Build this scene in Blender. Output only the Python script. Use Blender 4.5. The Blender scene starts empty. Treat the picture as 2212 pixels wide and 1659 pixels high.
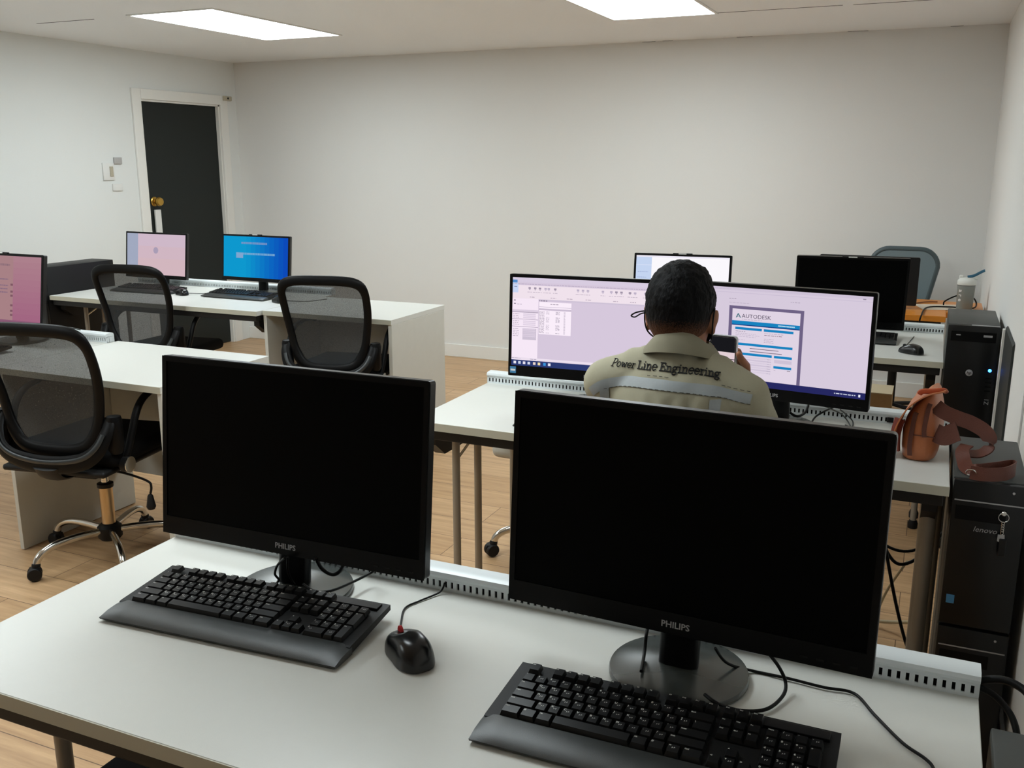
import bpy, bmesh, math, random
from mathutils import Vector, Matrix, Euler
from mathutils.bvhtree import BVHTree
R = math.radians
PI = math.pi
random.seed(7)
S = bpy.context.scene
COL = S.collection

# ------------------------------------------------------------------ camera, world, lights, exposure
cam_d = bpy.data.cameras.new('camera')
cam = bpy.data.objects.new('camera', cam_d); COL.objects.link(cam)
cam_d.sensor_width = 36.0
cam_d.lens = 2047.556 / 2212 * 36.0
cam_d.clip_start = 0.02
# camera axes in world space: right, up, back
_r = Vector((0.91396469, 0.40579373, 0.0)); _d = Vector((0.09307471, -0.20963113, -0.9733406)); _f = Vector((-0.3949755, 0.88959892, -0.22936458))
cam.matrix_world = Matrix(((_r.x, -_d.x, -_f.x, 0), (_r.y, -_d.y, -_f.y, 0), (_r.z, -_d.z, -_f.z, 1.5), (0, 0, 0, 1)))
S.camera = cam

W = bpy.data.worlds.new('world'); S.world = W; W.use_nodes = True
W.node_tree.nodes['Background'].inputs[0].default_value = (0.75, 0.8, 0.85, 1)
W.node_tree.nodes['Background'].inputs[1].default_value = 0.03
S.view_settings.view_transform = 'Standard'; S.view_settings.look = 'None'
S.view_settings.exposure = 0.0; S.view_settings.gamma = 1.0; S.view_settings.use_curve_mapping = False
LAMP = 15.2          # emission of the ceiling panels
DESK_Z = 0.74

# ------------------------------------------------------------------ helpers
def lin(c):
    return tuple(((v / 255) / 12.92 if v <= 10 else (((v / 255) + 0.055) / 1.055) ** 2.4) for v in c)

def mat(name, rgb, rough=0.5, metal=0.0, spec=0.5, noise=0.0, nscale=30.0, bump=0.0, bscale=200.0, coat=0.0):
    m = bpy.data.materials.new(name); m.use_nodes = True
    nt = m.node_tree; b = nt.nodes['Principled BSDF']
    c = lin(rgb)
    b.inputs['Base Color'].default_value = (*c, 1)
    b.inputs['Roughness'].default_value = rough; b.inputs['Metallic'].default_value = metal
    b.inputs['Specular IOR Level'].default_value = spec
    b.inputs['Coat Weight'].default_value = coat
    tc = nt.nodes.new('ShaderNodeTexCoord')
    if noise > 0:
        n = nt.nodes.new('ShaderNodeTexNoise'); n.inputs['Scale'].default_value = nscale; n.inputs['Detail'].default_value = 4
        nt.links.new(tc.outputs['Object'], n.inputs['Vector'])
        mp = nt.nodes.new('ShaderNodeMapRange'); mp.inputs[3].default_value = 1 - noise; mp.inputs[4].default_value = 1 + noise
        nt.links.new(n.outputs[0], mp.inputs[0])
        mx = nt.nodes.new('ShaderNodeMix'); mx.data_type = 'RGBA'; mx.blend_type = 'MULTIPLY'; mx.inputs[0].default_value = 1
        mx.inputs[6].default_value = (*c, 1); nt.links.new(mp.outputs[0], mx.inputs[7])
        nt.links.new(mx.outputs[2], b.inputs['Base Color'])
    if bump > 0:
        n2 = nt.nodes.new('ShaderNodeTexNoise'); n2.inputs['Scale'].default_value = bscale; n2.inputs['Detail'].default_value = 3
        nt.links.new(tc.outputs['Object'], n2.inputs['Vector'])
        bp = nt.nodes.new('ShaderNodeBump'); bp.inputs['Strength'].default_value = bump; bp.inputs['Distance'].default_value = 0.002
        nt.links.new(n2.outputs[0], bp.inputs['Height']); nt.links.new(bp.outputs[0], b.inputs['Normal'])
    return m

_em = {}
def emat(rgb, s=1.0, name='screen_light'):
    k = (tuple(rgb), s)
    if k not in _em:
        m = bpy.data.materials.new(name); m.use_nodes = True; nt = m.node_tree
        nt.nodes.remove(nt.nodes['Principled BSDF'])
        e = nt.nodes.new('ShaderNodeEmission'); e.inputs[0].default_value = (*lin(rgb), 1); e.inputs[1].default_value = s
        nt.links.new(e.outputs[0], nt.nodes['Material Output'].inputs[0]); _em[k] = m
    return _em[k]

def tag(o, label, cat, group=None, kind=None):
    if label: o['label'] = label
    if cat: o['category'] = cat
    if group: o['group'] = group
    if kind: o['kind'] = kind
    return o

def thing(name, label, cat, loc=(0, 0, 0), rz=0.0, group=None):
    o = bpy.data.objects.new(name, None); COL.objects.link(o)
    o.location = loc; o.rotation_euler = (0, 0, rz); o.empty_display_size = 0.05
    return tag(o, label, cat, group)

def finish(name, bm, mats, parent=None, smooth=False, angle=35, label=None, keep=False):
    if not keep: bmesh.ops.recalc_face_normals(bm, faces=bm.faces[:])
    if smooth:
        a = R(angle)
        for f in bm.faces: f.smooth = True
        for e in bm.edges:
            if len(e.link_faces) == 2:
                try: e.smooth = e.calc_face_angle() < a
                except ValueError: pass
    me = bpy.data.meshes.new(name); bm.to_mesh(me); bm.free()
    for m in (mats if isinstance(mats, (list, tuple)) else [mats]): me.materials.append(m)
    o = bpy.data.objects.new(name, me); COL.objects.link(o)
    if parent is not None: o.parent = parent
    if label: o['label'] = label
    return o

def NB(): return bmesh.new()

def box(bm, lo, hi, mi=0, bev=0.0, M=None, seg=2):
    lo = Vector(lo); hi = Vector(hi)
    vs = [bm.verts.new((x, y, z)) for x in (lo.x, hi.x) for y in (lo.y, hi.y) for z in (lo.z, hi.z)]
    idx = [(0, 1, 3, 2), (4, 6, 7, 5), (0, 4, 5, 1), (2, 3, 7, 6), (0, 2, 6, 4), (1, 5, 7, 3)]
    fs = [bm.faces.new([vs[i] for i in q]) for q in idx]
    geom = vs
    if bev > 0:
        es = list({e for f in fs for e in f.edges})
        r = bmesh.ops.bevel(bm, geom=es, offset=bev, segments=seg, profile=0.5, affect='EDGES')
        fs = list({f for v in r['verts'] for f in v.link_faces} | {f for f in fs if f.is_valid})
        geom = list({v for f in fs for v in f.verts})
    for f in fs: f.material_index = mi
    if M is not None:
        for v in geom: v.co = M @ v.co
    return fs

def frame_at(t, ref):
    t = t.normalized(); b = t.cross(ref)
    if b.length < 1e-5: b = t.cross(Vector((1, 0, 0)) if abs(t.x) < .9 else Vector((0, 1, 0)))
    b.normalize(); n = b.cross(t).normalized()
    return b, n

def sweep(bm, pts, ra, rb=None, ref=(0, 0, 1), n=10, closed=False, mi=0, power=1.0, cap=True):
    """elliptic (or boxy, power<1) section along a path; ra across, rb along ref. ra/rb may be lists"""
    pts = [Vector(p) for p in pts]; N = len(pts)
    ra = ra if isinstance(ra, (list, tuple)) else [ra] * N
    rb = ra if rb is None else (rb if isinstance(rb, (list, tuple)) else [rb] * N)
    ra = list(ra) + [ra[-1]] * max(0, N - len(ra)); rb = list(rb) + [rb[-1]] * max(0, N - len(rb))
    ref = Vector(ref); rings = []
    pb = None
    for i, p in enumerate(pts):
        if closed: t = pts[(i + 1) % N] - pts[i - 1]
        else: t = pts[min(i + 1, N - 1)] - pts[max(i - 1, 0)]
        b, nn = frame_at(t, ref)
        if pb is not None and b.dot(pb) < 0 and abs(t.normalized().dot(ref)) > .9: b, nn = -b, -nn
        pb = b
        ring = []
        for k in range(n):
            a = 2 * PI * k / n; c, s = math.cos(a), math.sin(a)
            c = math.copysign(abs(c) ** power, c); s = math.copysign(abs(s) ** power, s)
            ring.append(bm.verts.new(p + b * ra[i] * c + nn * rb[i] * s))
        rings.append(ring)
    M = N if closed else N - 1
    for i in range(M):
        A, B = rings[i], rings[(i + 1) % N]
        for k in range(n):
            f = bm.faces.new((A[k], A[(k + 1) % n], B[(k + 1) % n], B[k])); f.material_index = mi
    if not closed and cap:
        f = bm.faces.new(rings[0][::-1]); f.material_index = mi
        f = bm.faces.new(rings[-1]); f.material_index = mi
    return rings

def smoothpath(pts, sub=6, closed=False):
    P = [Vector(p) for p in pts]; out = []; N = len(P)
    rng = N if closed else N - 1
    for i in range(rng):
        if closed: p0, p1, p2, p3 = P[i - 1], P[i], P[(i + 1) % N], P[(i + 2) % N]
        else: p0, p1, p2, p3 = P[max(i - 1, 0)], P[i], P[i + 1], P[min(i + 2, N - 1)]
        for k in range(sub):
            t = k / sub
            out.append(0.5 * ((2 * p1) + (p2 - p0) * t + (2 * p0 - 5 * p1 + 4 * p2 - p3) * t * t + (3 * p1 - p0 - 3 * p2 + p3) * t ** 3))
    if not closed: out.append(P[-1].copy())
    return out

def cable(bm, pts, r, sub=6, n=7, mi=0):
    p = smoothpath(pts, sub)
    q = [p[0]]
    for v in p[1:]:
        if (v - q[-1]).length > 1e-4: q.append(v)
    # rotation minimising frames
    N = len(q); T = [(q[min(i + 1, N - 1)] - q[max(i - 1, 0)]).normalized() for i in range(N)]
    b, nn = frame_at(T[0], Vector((0, 0, 1))); rings = []
    for i in range(N):
        if i:
            nn = nn - T[i] * nn.dot(T[i])
            if nn.length < 1e-5: b, nn = frame_at(T[i], Vector((0, 0, 1)))
            nn.normalize(); b = T[i].cross(nn)
        rings.append([bm.verts.new(q[i] + b * r * math.cos(2 * PI * k / n) + nn * r * math.sin(2 * PI * k / n)) for k in range(n)])
    for i in range(N - 1):
        for k in range(n):
            f = bm.faces.new((rings[i][k], rings[i][(k + 1) % n], rings[i + 1][(k + 1) % n], rings[i + 1][k])); f.material_index = mi
    bm.faces.new(rings[0][::-1]).material_index = mi; bm.faces.new(rings[-1]).material_index = mi

def lathe(bm, prof, c=(0, 0, 0), n=32, mi=0, M=None, sx=1.0, sy=1.0):
    """prof: list of (r, z) from bottom to top; closed by caps when r>0"""
    c = Vector(c); rings = []; allv = []
    for r, z in prof:
        if r < 1e-6: ring = [bm.verts.new((c.x, c.y, c.z + z))]
        else: ring = [bm.verts.new((c.x + sx * r * math.cos(2 * PI * k / n), c.y + sy * r * math.sin(2 * PI * k / n), c.z + z)) for k in range(n)]
        rings.append(ring); allv += ring
    for A, B in zip(rings, rings[1:]):
        for k in range(n):
            k2 = (k + 1) % n
            if len(A) == 1 and len(B) == 1: continue
            if len(A) == 1: f = bm.faces.new((A[0], B[k2], B[k]))
            elif len(B) == 1: f = bm.faces.new((A[k], A[k2], B[0]))
            else: f = bm.faces.new((A[k], A[k2], B[k2], B[k]))
            f.material_index = mi
    if len(rings[0]) > 1: bm.faces.new(rings[0][::-1]).material_index = mi
    if len(rings[-1]) > 1: bm.faces.new(rings[-1]).material_index = mi
    if M is not None:
        for v in allv: v.co = M @ v.co
    return allv

def tube(bm, a, b, r, n=14, mi=0):
    sweep(bm, [a, b], r, n=n, mi=mi, ref=(0, 0, 1) if abs((Vector(b) - Vector(a)).normalized().z) < .9 else (0, 1, 0))

def prism(bm, poly, y0, y1, mi=0, M=None):
    """poly in (x,z), extruded along y"""
    A = [bm.verts.new((x, y0, z)) for x, z in poly]; B = [bm.verts.new((x, y1, z)) for x, z in poly]
    n = len(poly); fs = [bm.faces.new(A[::-1]), bm.faces.new(B)]
    for k in range(n): fs.append(bm.faces.new((A[k], A[(k + 1) % n], B[(k + 1) % n], B[k])))
    for f in fs: f.material_index = mi
    if M is not None:
        for v in A + B: v.co = M @ v.co

def rrect(x0, z0, x1, z1, r, seg=4):
    out = []
    for cx, cz, a0 in ((x1 - r, z1 - r, 0), (x0 + r, z1 - r, 90), (x0 + r, z0 + r, 180), (x1 - r, z0 + r, 270)):
        for k in range(seg + 1):
            a = R(a0 + 90 * k / seg); out.append((cx + r * math.cos(a), cz + r * math.sin(a)))
    return out

_tc = {}
def glyphs(s, size=1.0, align='LEFT', res=2, bold=0.0):
    """text as (verts2d, faces) using the built-in font"""
    k = (s, align, bold)
    if k not in _tc:
        c = bpy.data.curves.new('t', 'FONT'); c.body = s; c.size = 1; c.align_x = align; c.align_y = 'CENTER'; c.resolution_u = res; c.offset = bold
        o = bpy.data.objects.new('t', c); COL.objects.link(o); bpy.context.view_layer.update()
        dg = bpy.context.evaluated_depsgraph_get(); me = bpy.data.meshes.new_from_object(o.evaluated_get(dg))
        _tc[k] = ([(v.co.x, v.co.y) for v in me.vertices], [tuple(p.vertices) for p in me.polygons])
        bpy.data.objects.remove(o); bpy.data.curves.remove(c); bpy.data.meshes.remove(me)
    v, f = _tc[k]
    return [(x * size, y * size) for x, y in v], f

def put_text(bm, s, size, M, mi=0, align='CENTER', shear=0.0, sx=1.0, bold=0.0):
    """writes text in the local XY plane of M (x right, y up), as flat faces"""
    v, fs = glyphs(s, size, align, bold=bold)
    vs = [bm.verts.new(M @ Vector((x * sx + y * shear, y, 0))) for x, y in v]
    for f in fs:
        try: bm.faces.new([vs[i] for i in f]).material_index = mi
        except ValueError: pass

def fuse(bm, voxel, it=6, name='t'):
    """unites overlapping closed shapes into one smooth skin"""
    me = bpy.data.meshes.new(name); bm.to_mesh(me); bm.free()
    o = bpy.data.objects.new(name, me); COL.objects.link(o)
    m = o.modifiers.new('r', 'REMESH'); m.mode = 'VOXEL'; m.voxel_size = voxel
    s = o.modifiers.new('s', 'SMOOTH'); s.factor = 0.5; s.iterations = it
    bpy.context.view_layer.update(); dg = bpy.context.evaluated_depsgraph_get()
    out = bpy.data.meshes.new_from_object(o.evaluated_get(dg))
    bpy.data.objects.remove(o); bpy.data.meshes.remove(me)
    b = bmesh.new(); b.from_mesh(out); bpy.data.meshes.remove(out)
    return b

def capsule(bm, p0, p1, r0, r1, n=20, flat=None):
    """tapered limb with round ends; flat=(axis vector, factor) squashes it"""
    p0 = Vector(p0); p1 = Vector(p1); ax = p1 - p0; L = ax.length
    q = ax.to_track_quat('Z', 'Y').to_matrix().to_4x4(); M = Matrix.Translation(p0) @ q
    prof = [(0, -r0)]
    for k in range(1, 7): a = PI / 2 * k / 6; prof.append((r0 * math.sin(a), -r0 * math.cos(a)))
    for k in range(0, 7): a = PI / 2 * k / 6; prof.append((r1 * math.cos(a), L + r1 * math.sin(a))) if k < 6 else prof.append((0, L + r1))
    return lathe(bm, prof, n=n, M=M)

def ellipsoid(bm, c, r, rot=(0, 0, 0), n=24):
    M = Matrix.Translation(c) @ Euler([R(a) for a in rot]).to_matrix().to_4x4() @ Matrix.Diagonal((*r, 1))
    prof = [(0, -1)] + [(math.sin(PI * k / 14), -math.cos(PI * k / 14)) for k in range(1, 14)] + [(0, 1)]
    return lathe(bm, prof, n=n, M=M)

def copy_tree(o, parent=None):
    c = o.copy(); COL.objects.link(c)
    if parent is not None: c.parent = parent
    for ch in [x for x in o.children]: copy_tree(ch, c)
    return c

# ------------------------------------------------------------------ materials
def paint(name, rgb, var=0.015):
    return mat(name, rgb, rough=0.75, spec=0.25, noise=var, nscale=1.3, bump=0.15, bscale=350)
M_wall = paint('wall_paint', (226, 225, 222))
M_wallL = paint('wall_paint_cool', (226, 228, 226))
M_ceil = paint('ceiling_paint', (240, 242, 243))
M_trim = mat('trim_paint', (232, 231, 226), 0.45, spec=0.4)
M_lam = mat('white_laminate', (211, 211, 205), 0.34, spec=0.5, noise=0.012, nscale=60, bump=0.06, bscale=700)
M_edge = mat('edge_band', (186, 183, 166), 0.5, spec=0.4, noise=0.02, nscale=40)
M_board = mat('white_board_panel', (205, 204, 196), 0.5, spec=0.4, noise=0.03, nscale=25)
M_alu = mat('white_coated_rail', (222, 228, 230), 0.32, spec=0.5)
M_slot = mat('slot_dark', (14, 16, 16), 0.8)
M_blackpl = mat('black_plastic', (12, 12, 13), 0.5, spec=0.3, noise=0.08, nscale=80, bump=0.1, bscale=900)
M_gloss = mat('black_gloss_plastic', (6, 6, 7), 0.35, spec=0.18)
M_base = mat('stand_base_black', (58, 62, 60), 0.24, spec=1.0)
M_off = mat('screen_off', (1, 1, 1), 0.45, spec=0.06)
M_frame = mat('black_steel', (20, 18, 17), 0.5, spec=0.35)
M_leg = mat('grey_steel_leg', (150, 141, 128), 0.42, spec=0.6, metal=0.25, noise=0.03, nscale=90)
M_chrome = mat('chrome', (215, 213, 208), 0.14, metal=1.0)
M_silver = mat('silver_print', (170, 170, 172), 0.4, metal=0.3)
M_white = mat('white_plastic', (225, 225, 222), 0.4)
M_ink = mat('key_legend', (205, 205, 200), 0.5)
M_key = mat('key_black', (13, 13, 14), 0.38, spec=0.4)
M_palm = mat('palm_rest', (44, 47, 47), 0.36, spec=0.6, bump=0.15, bscale=1200)
M_cab = mat('cable_black', (7, 7, 7), 0.5, spec=0.2)
M_cabw = mat('cable_beige', (186, 172, 140), 0.5)
M_pc = mat('pc_case_grey', (70, 72, 70), 0.5, spec=0.4, metal=0.2, noise=0.04, nscale=120)
M_pcf = mat('pc_front_black', (13, 14, 15), 0.32, spec=0.4)
M_blue = mat('blue_sticker', (66, 132, 178), 0.4)
M_chairp = mat('chair_plastic', (6, 6, 7), 0.45, spec=0.18)
M_house = mat('monitor_housing', (22, 22, 23), 0.33, spec=0.6)
M_mouse = mat('mouse_shell', (10, 10, 11), 0.26, spec=0.5)
M_chairg = mat('chair_lumbar_sheen', (42, 48, 51), 0.32, spec=0.6)  # grey for the painted highlight on the lumbar loop
M_fab = mat('seat_fabric', (13, 13, 14), 0.9, spec=0.1, bump=0.4, bscale=900)
M_skin = mat('skin', (150, 100, 72), 0.55, spec=0.4, noise=0.08, nscale=60, bump=0.1, bscale=600)
M_phone = mat('phone_body', (20, 20, 22), 0.25)
M_orange = mat('orange_laminate', (214, 134, 44), 0.35, noise=0.05, nscale=20)
M_paper = mat('paper', (228, 214, 196), 0.7)
M_card = mat('cardboard', (150, 118, 78), 0.85, noise=0.1, nscale=40)
M_door = mat('door_dark', (19, 26, 24), 0.45, spec=0.35, noise=0.15, nscale=3)
M_brass = mat('brass', (190, 150, 70), 0.3, metal=0.8)
M_gchair = mat('grey_blue_mesh_fabric', (112, 128, 134), 0.8, bump=0.3, bscale=800)
M_red = mat('red_plastic', (180, 20, 30), 0.4)
M_pant = mat('dark_trousers', (30, 32, 38), 0.85)
M_shoe = mat('shoe_black', (15, 15, 16), 0.5)
M_mask = mat('black_face_mask', (16, 15, 17), 0.8)
M_tape = mat('reflective_tape', (150, 156, 158), 0.45, spec=0.5, noise=0.05, nscale=200)
M_thread = mat('black_embroidery', (18, 18, 18), 0.7, bump=0.5, bscale=1500)
M_stitch = mat('dark_stitching', (58, 54, 44), 0.8)

def mesh_net():
    m = bpy.data.materials.new('chair_net'); m.use_nodes = True; nt = m.node_tree
    b = nt.nodes['Principled BSDF']; b.inputs['Base Color'].default_value = (*lin((40, 43, 45)), 1); b.inputs['Roughness'].default_value = 0.7
    tr = nt.nodes.new('ShaderNodeBsdfTransparent'); mx = nt.nodes.new('ShaderNodeMixShader')
    tc = nt.nodes.new('ShaderNodeTexCoord'); n = nt.nodes.new('ShaderNodeTexNoise'); n.inputs['Scale'].default_value = 260; n.inputs['Detail'].default_value = 1
    nt.links.new(tc.outputs['Object'], n.inputs['Vector'])
    mp = nt.nodes.new('ShaderNodeMapRange'); mp.inputs[3].default_value = 0.72; mp.inputs[4].default_value = 0.90
    nt.links.new(n.outputs[0], mp.inputs[0]); nt.links.new(mp.outputs[0], mx.inputs[0])
    nt.links.new(tr.outputs[0], mx.inputs[1]); nt.links.new(b.outputs[0], mx.inputs[2]); nt.links.new(mx.outputs[0], nt.nodes['Material Output'].inputs[0])
    return m
M_net = mesh_net()

def wood_floor():
    m = bpy.data.materials.new('laminate_floor'); m.use_nodes = True; nt = m.node_tree; b = nt.nodes['Principled BSDF']
    tc = nt.nodes.new('ShaderNodeTexCoord')
    br = nt.nodes.new('ShaderNodeTexBrick'); br.offset = 0.37; br.inputs['Scale'].default_value = 1
    br.inputs['Brick Width'].default_value = 1.21; br.inputs['Row Height'].default_value = 0.19; br.inputs['Mortar Size'].default_value = 0.0016
    br.inputs['Mortar Smooth'].default_value = 0.2
    br.inputs['Color1'].default_value = (*lin((208, 172, 131)), 1); br.inputs['Color2'].default_value = (*lin((194, 157, 115)), 1); br.inputs['Mortar'].default_value = (*lin((110, 82, 56)), 1)
    nt.links.new(tc.outputs['Object'], br.inputs['Vector'])
    mp = nt.nodes.new('ShaderNodeMapping'); mp.inputs['Scale'].default_value = (1.3, 16, 1); nt.links.new(tc.outputs['Object'], mp.inputs[0])
    n = nt.nodes.new('ShaderNodeTexNoise'); n.inputs['Scale'].default_value = 2.2; n.inputs['Detail'].default_value = 6; n.inputs['Roughness'].default_value = 0.62
    nt.links.new(mp.outputs[0], n.inputs['Vector'])
    cr = nt.nodes.new('ShaderNodeValToRGB'); cr.color_ramp.elements[0].position = 0.3; cr.color_ramp.elements[0].color = (0.66, 0.6, 0.54, 1)
    cr.color_ramp.elements[1].position = 0.72; cr.color_ramp.elements[1].color = (1.08, 1.08, 1.08, 1); nt.links.new(n.outputs[0], cr.inputs[0])
    mx = nt.nodes.new('ShaderNodeMix'); mx.data_type = 'RGBA'; mx.blend_type = 'MULTIPLY'; mx.inputs[0].default_value = 0.9
    nt.links.new(br.outputs[0], mx.inputs[6]); nt.links.new(cr.outputs[0], mx.inputs[7]); nt.links.new(mx.outputs[2], b.inputs['Base Color'])
    b.inputs['Roughness'].default_value = 0.42
    bp = nt.nodes.new('ShaderNodeBump'); bp.inputs['Strength'].default_value = 0.15; nt.links.new(br.outputs[1], bp.inputs['Height']); bp.invert = True
    nt.links.new(bp.outputs[0], b.inputs['Normal'])
    return m
M_floor = wood_floor()

# ------------------------------------------------------------------ the room
XL, XR, YB, YF, ZC = -5.38, 0.275, 6.51, -4.5, 2.276
def struct(name, lo, hi, m, bev=0):
    bm = NB(); box(bm, lo, hi, bev=bev); return tag(finish(name, bm, m), None, None, kind='structure')
struct('floor', (XL - .1, YF - .1, -.1), (XR + .1, YB + .1, 0), M_floor)
struct('ceiling', (XL - .1, YF - .1, ZC), (XR + .1, YB + .1, ZC + .1), M_ceil)
struct('wall_back', (XL - .1, YB, 0), (XR + .1, YB + .1, ZC), M_wall)
struct('wall_right', (XR, YF, 0), (XR + .1, YB, ZC), M_wall)
struct('wall_front', (XL - .1, YF - .1, 0), (XR + .1, YF, ZC), M_wall)
# left wall with a door opening
DY0, DY1, DZ = 5.455, 6.30, 1.935
bm = NB(); box(bm, (XL - .1, YF, 0), (XL, DY0, ZC)); box(bm, (XL - .1, DY1, 0), (XL, YB, ZC)); box(bm, (XL - .1, DY0, DZ), (XL, DY1, ZC))
tag(finish('wall_left', bm, M_wallL), None, None, kind='structure')
# baseboards
struct('baseboard_back', (XL, YB - .014, 0), (XR, YB, .1), M_trim, .003)
struct('baseboard_left', (XL, YF, 0), (XL + .014, DY0 - .09, .1), M_trim, .003)
struct('baseboard_right', (XR - .012, YF, 0), (XR, YB - .014, .1), M_trim, .003)
# shallow pilaster panel on the right wall (its edge is the vertical line by the corner)
struct('trim_1', (XR - .006, 3.0, .1), (XR, 5.03, ZC - .03), M_wall, .001)
# ceiling seams: thin dark joints between the boards
bm = NB()
for x0, x1, y in ((-1.19, -.55, 5.415), (-.5, .05, 5.42), (-4.9, -4.45, 4.22)):
    box(bm, (x0, y, ZC - .0012), (x1, y + .006, ZC + .0005))
for x0, x1 in ((-1.93, -1.84), (-1.79, -1.72), (-1.3, -1.2), (-.62, -.5), (-.04, .03)):
    box(bm, (x0, YB - .006, ZC - .0012), (x1, YB, ZC + .0005))
tag(finish('trim_2', bm, M_slot), None, None, kind='structure')
# door
d = thing('door_1', None, None, (XL, 0, 0)); d['kind'] = 'structure'
bm = NB(); box(bm, (-.07, DY0, 0.005), (-.03, DY1, DZ - .003), bev=.002); finish('door_leaf', bm, M_door, d)
bm = NB()
for (y0, y1, z0, z1) in ((DY0 - .085, DY0 - .001, 0, DZ + .075), (DY1 + .001, DY1 + .085, 0, DZ + .075), (DY0 - .001, DY1 + .001, DZ + .001, DZ + .075)):
    box(bm, (0, y0, z0), (.018, y1, z1), bev=.004)
for (y0, y1, z0, z1) in ((DY0 - .001, DY0 + .012, 0, DZ), (DY1 - .012, DY1 + .001, 0, DZ), (DY0, DY1, DZ - .012, DZ + .001)):
    box(bm, (-.1, y0, z0), (.001, y1, z1))
finish('door_frame', bm, M_trim, d, label='white door frame')
bm = NB(); lathe(bm, [(0.012, 0), (.014, .02), (.03, .035), (.034, .05), (.028, .066), (0, .07)], M=Matrix.Translation((-.03, DY0 + .09, 1.20)) @ Matrix.Rotation(PI / 2, 4, 'Y'), n=20)
lathe(bm, [(.036, 0), (.036, .005), (.03, .01)], M=Matrix.Translation((-.03, DY0 + .09, 1.20)) @ Matrix.Rotation(PI / 2, 4, 'Y'), n=20)
finish('door_knob', bm, M_brass, d, True, label='brass door knob')
bm = NB(); box(bm, (-.028, DY0 + .075, .62), (-.012, DY0 + .135, 1.14), bev=.004)
o = finish('hanging_strip', bm, M_white); o.location = (XL, 0, 0)
tag(o, 'long white plastic strip hanging below the knob of the dark door', 'strip')
# wall fittings beside the door
def plate(name, y, z, w, h, t, m, label, cat, det=None):
    r = thing(name, label, cat, (XL, y, z))
    bm = NB(); box(bm, (0, -w / 2, -h / 2), (t, w / 2, h / 2), bev=.003); finish('plate', bm, m, r, True)
    if det: bm = NB(); box(bm, (t, -det[0] / 2 + det[2], -det[1] / 2), (t + .006, det[0] / 2 + det[2], det[1] / 2), bev=.002); finish(det[3], bm, det[4], r)
    return r
M_tan = mat('tan_plastic', (178, 170, 150), 0.5)
plate('light_switch', 5.10, 1.425, .1, .12, .012, M_white, 'white light switch with a tan rocker on the left wall', 'switch', (.03, .07, .02, 'rocker', M_tan))
plate('wall_thermostat', 5.19, 1.50, .07, .045, .015, mat('grey_plastic', (176, 174, 172), .5), 'small grey wall control above the light switch', 'thermostat')
plate('socket_plate', 5.17, 1.315, .09, .05, .012, M_white, 'low white plate on the wall below the light switch', 'socket plate')
r = thing('door_closer_sensor', 'small olive beige sensor above the right end of the dark door', 'sensor', (XL, 6.38, 1.99))
bm = NB(); box(bm, (.0, -.05, -.018), (.03, .05, .018), bev=.005); finish('casing', bm, M_tan, r, True)
bm = NB(); lathe(bm, [(.008, 0), (.008, .004), (0, .006)], M=Matrix.Translation((.03, 0, 0)) @ Matrix.Rotation(PI / 2, 4, 'Y'), n=12); finish('lens', bm, M_slot, r, True)

# ceiling light panels
M_lightframe = mat('light_frame', (228, 228, 225), .5)
M_lamp = emat((241, 252, 255), LAMP, 'lamp_diffuser')
def ceil_light(cx, cy, label, gain=1.0):
    r = thing('ceiling_light', label, 'ceiling light', (cx, cy, ZC), group='recessed ceiling light panels')
    bm = NB()
    for lo, hi in (((-.30, -.60, -.006), (-.285, .60, .0)), ((.285, -.60, -.006), (.30, .60, 0)), ((-.285, -.60, -.006), (.285, -.585, 0)), ((-.285, .585, -.006), (.285, .60, 0))): box(bm, lo, hi)
    finish('frame', bm, M_lightframe, r)
    bm = NB(); box(bm, (-.285, -.585, -.004), (.285, .585, -.0005)); finish('diffuser', bm, M_lamp, r)
ceil_light(-3.86, 4.77, 'glowing white ceiling panel in front of the door, left of the two in view')
ceil_light(-1.49, 4.83, 'glowing white ceiling panel above the back desks, right of the two in view')
ceil_light(-3.86, 2.37, 'glowing white ceiling panel over the left desks, out of the picture')
ceil_light(-3.86, -.03, 'unseen glowing ceiling panel left of the photographer, added as fill light')  # added out of view as fill for desk fronts and shirt
ceil_light(-1.49, 1.98, 'unseen glowing ceiling panel above the nearest desk, added to brighten it')  # added out of view, placed to balance brightness of the front two desks

# ------------------------------------------------------------------ desks
def rail_part(parent, x0, x1, y, z=0):
    """slotted cable rail at the rear of a table"""
    bm = NB(); H = .024; t = .003
    box(bm, (x0, y, z), (x1, y + t, z + .006)); box(bm, (x0, y, z + H - .005), (x1, y + t, z + H))
    p = .0125; n = int((x1 - x0) / p); off = ((x1 - x0) - n * p) / 2
    for k in range(n + 1):
        c = x0 + off + k * p; box(bm, (max(x0, c - .0038), y, z + .006), (min(x1, c + .0038), y + t, z + H - .005))
    box(bm, (x0, y + .012, z), (x1, y + .014, z + H), mi=1)
    # rounded lip on top, end plates
    prof = [(-.003, 0), (-.005, .005), (-.003, .011), (.004, .014), (.03, .015), (.038, .012), (.041, .004), (.041, -.05), (.038, -.05), (.038, 0)]
    A = [bm.verts.new((x0, y + a, z + H + .0012 + b)) for a, b in prof]; B = [bm.verts.new((x1, y + a, z + H + .0012 + b)) for a, b in prof]
    n2 = len(prof)
    for k in range(n2): bm.faces.new((A[k], A[(k + 1) % n2], B[(k + 1) % n2], B[k]))
    bm.faces.new(A[::-1]); bm.faces.new(B)
    box(bm, (x0, y + .0005, z + .0002), (x0 + .002, y + .038, z + H)); box(bm, (x1 - .002, y + .0005, z + .0002), (x1, y + .038, z + H))
    return finish('cable_rail', bm, [M_alu, M_slot], parent, True, 40)

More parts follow.
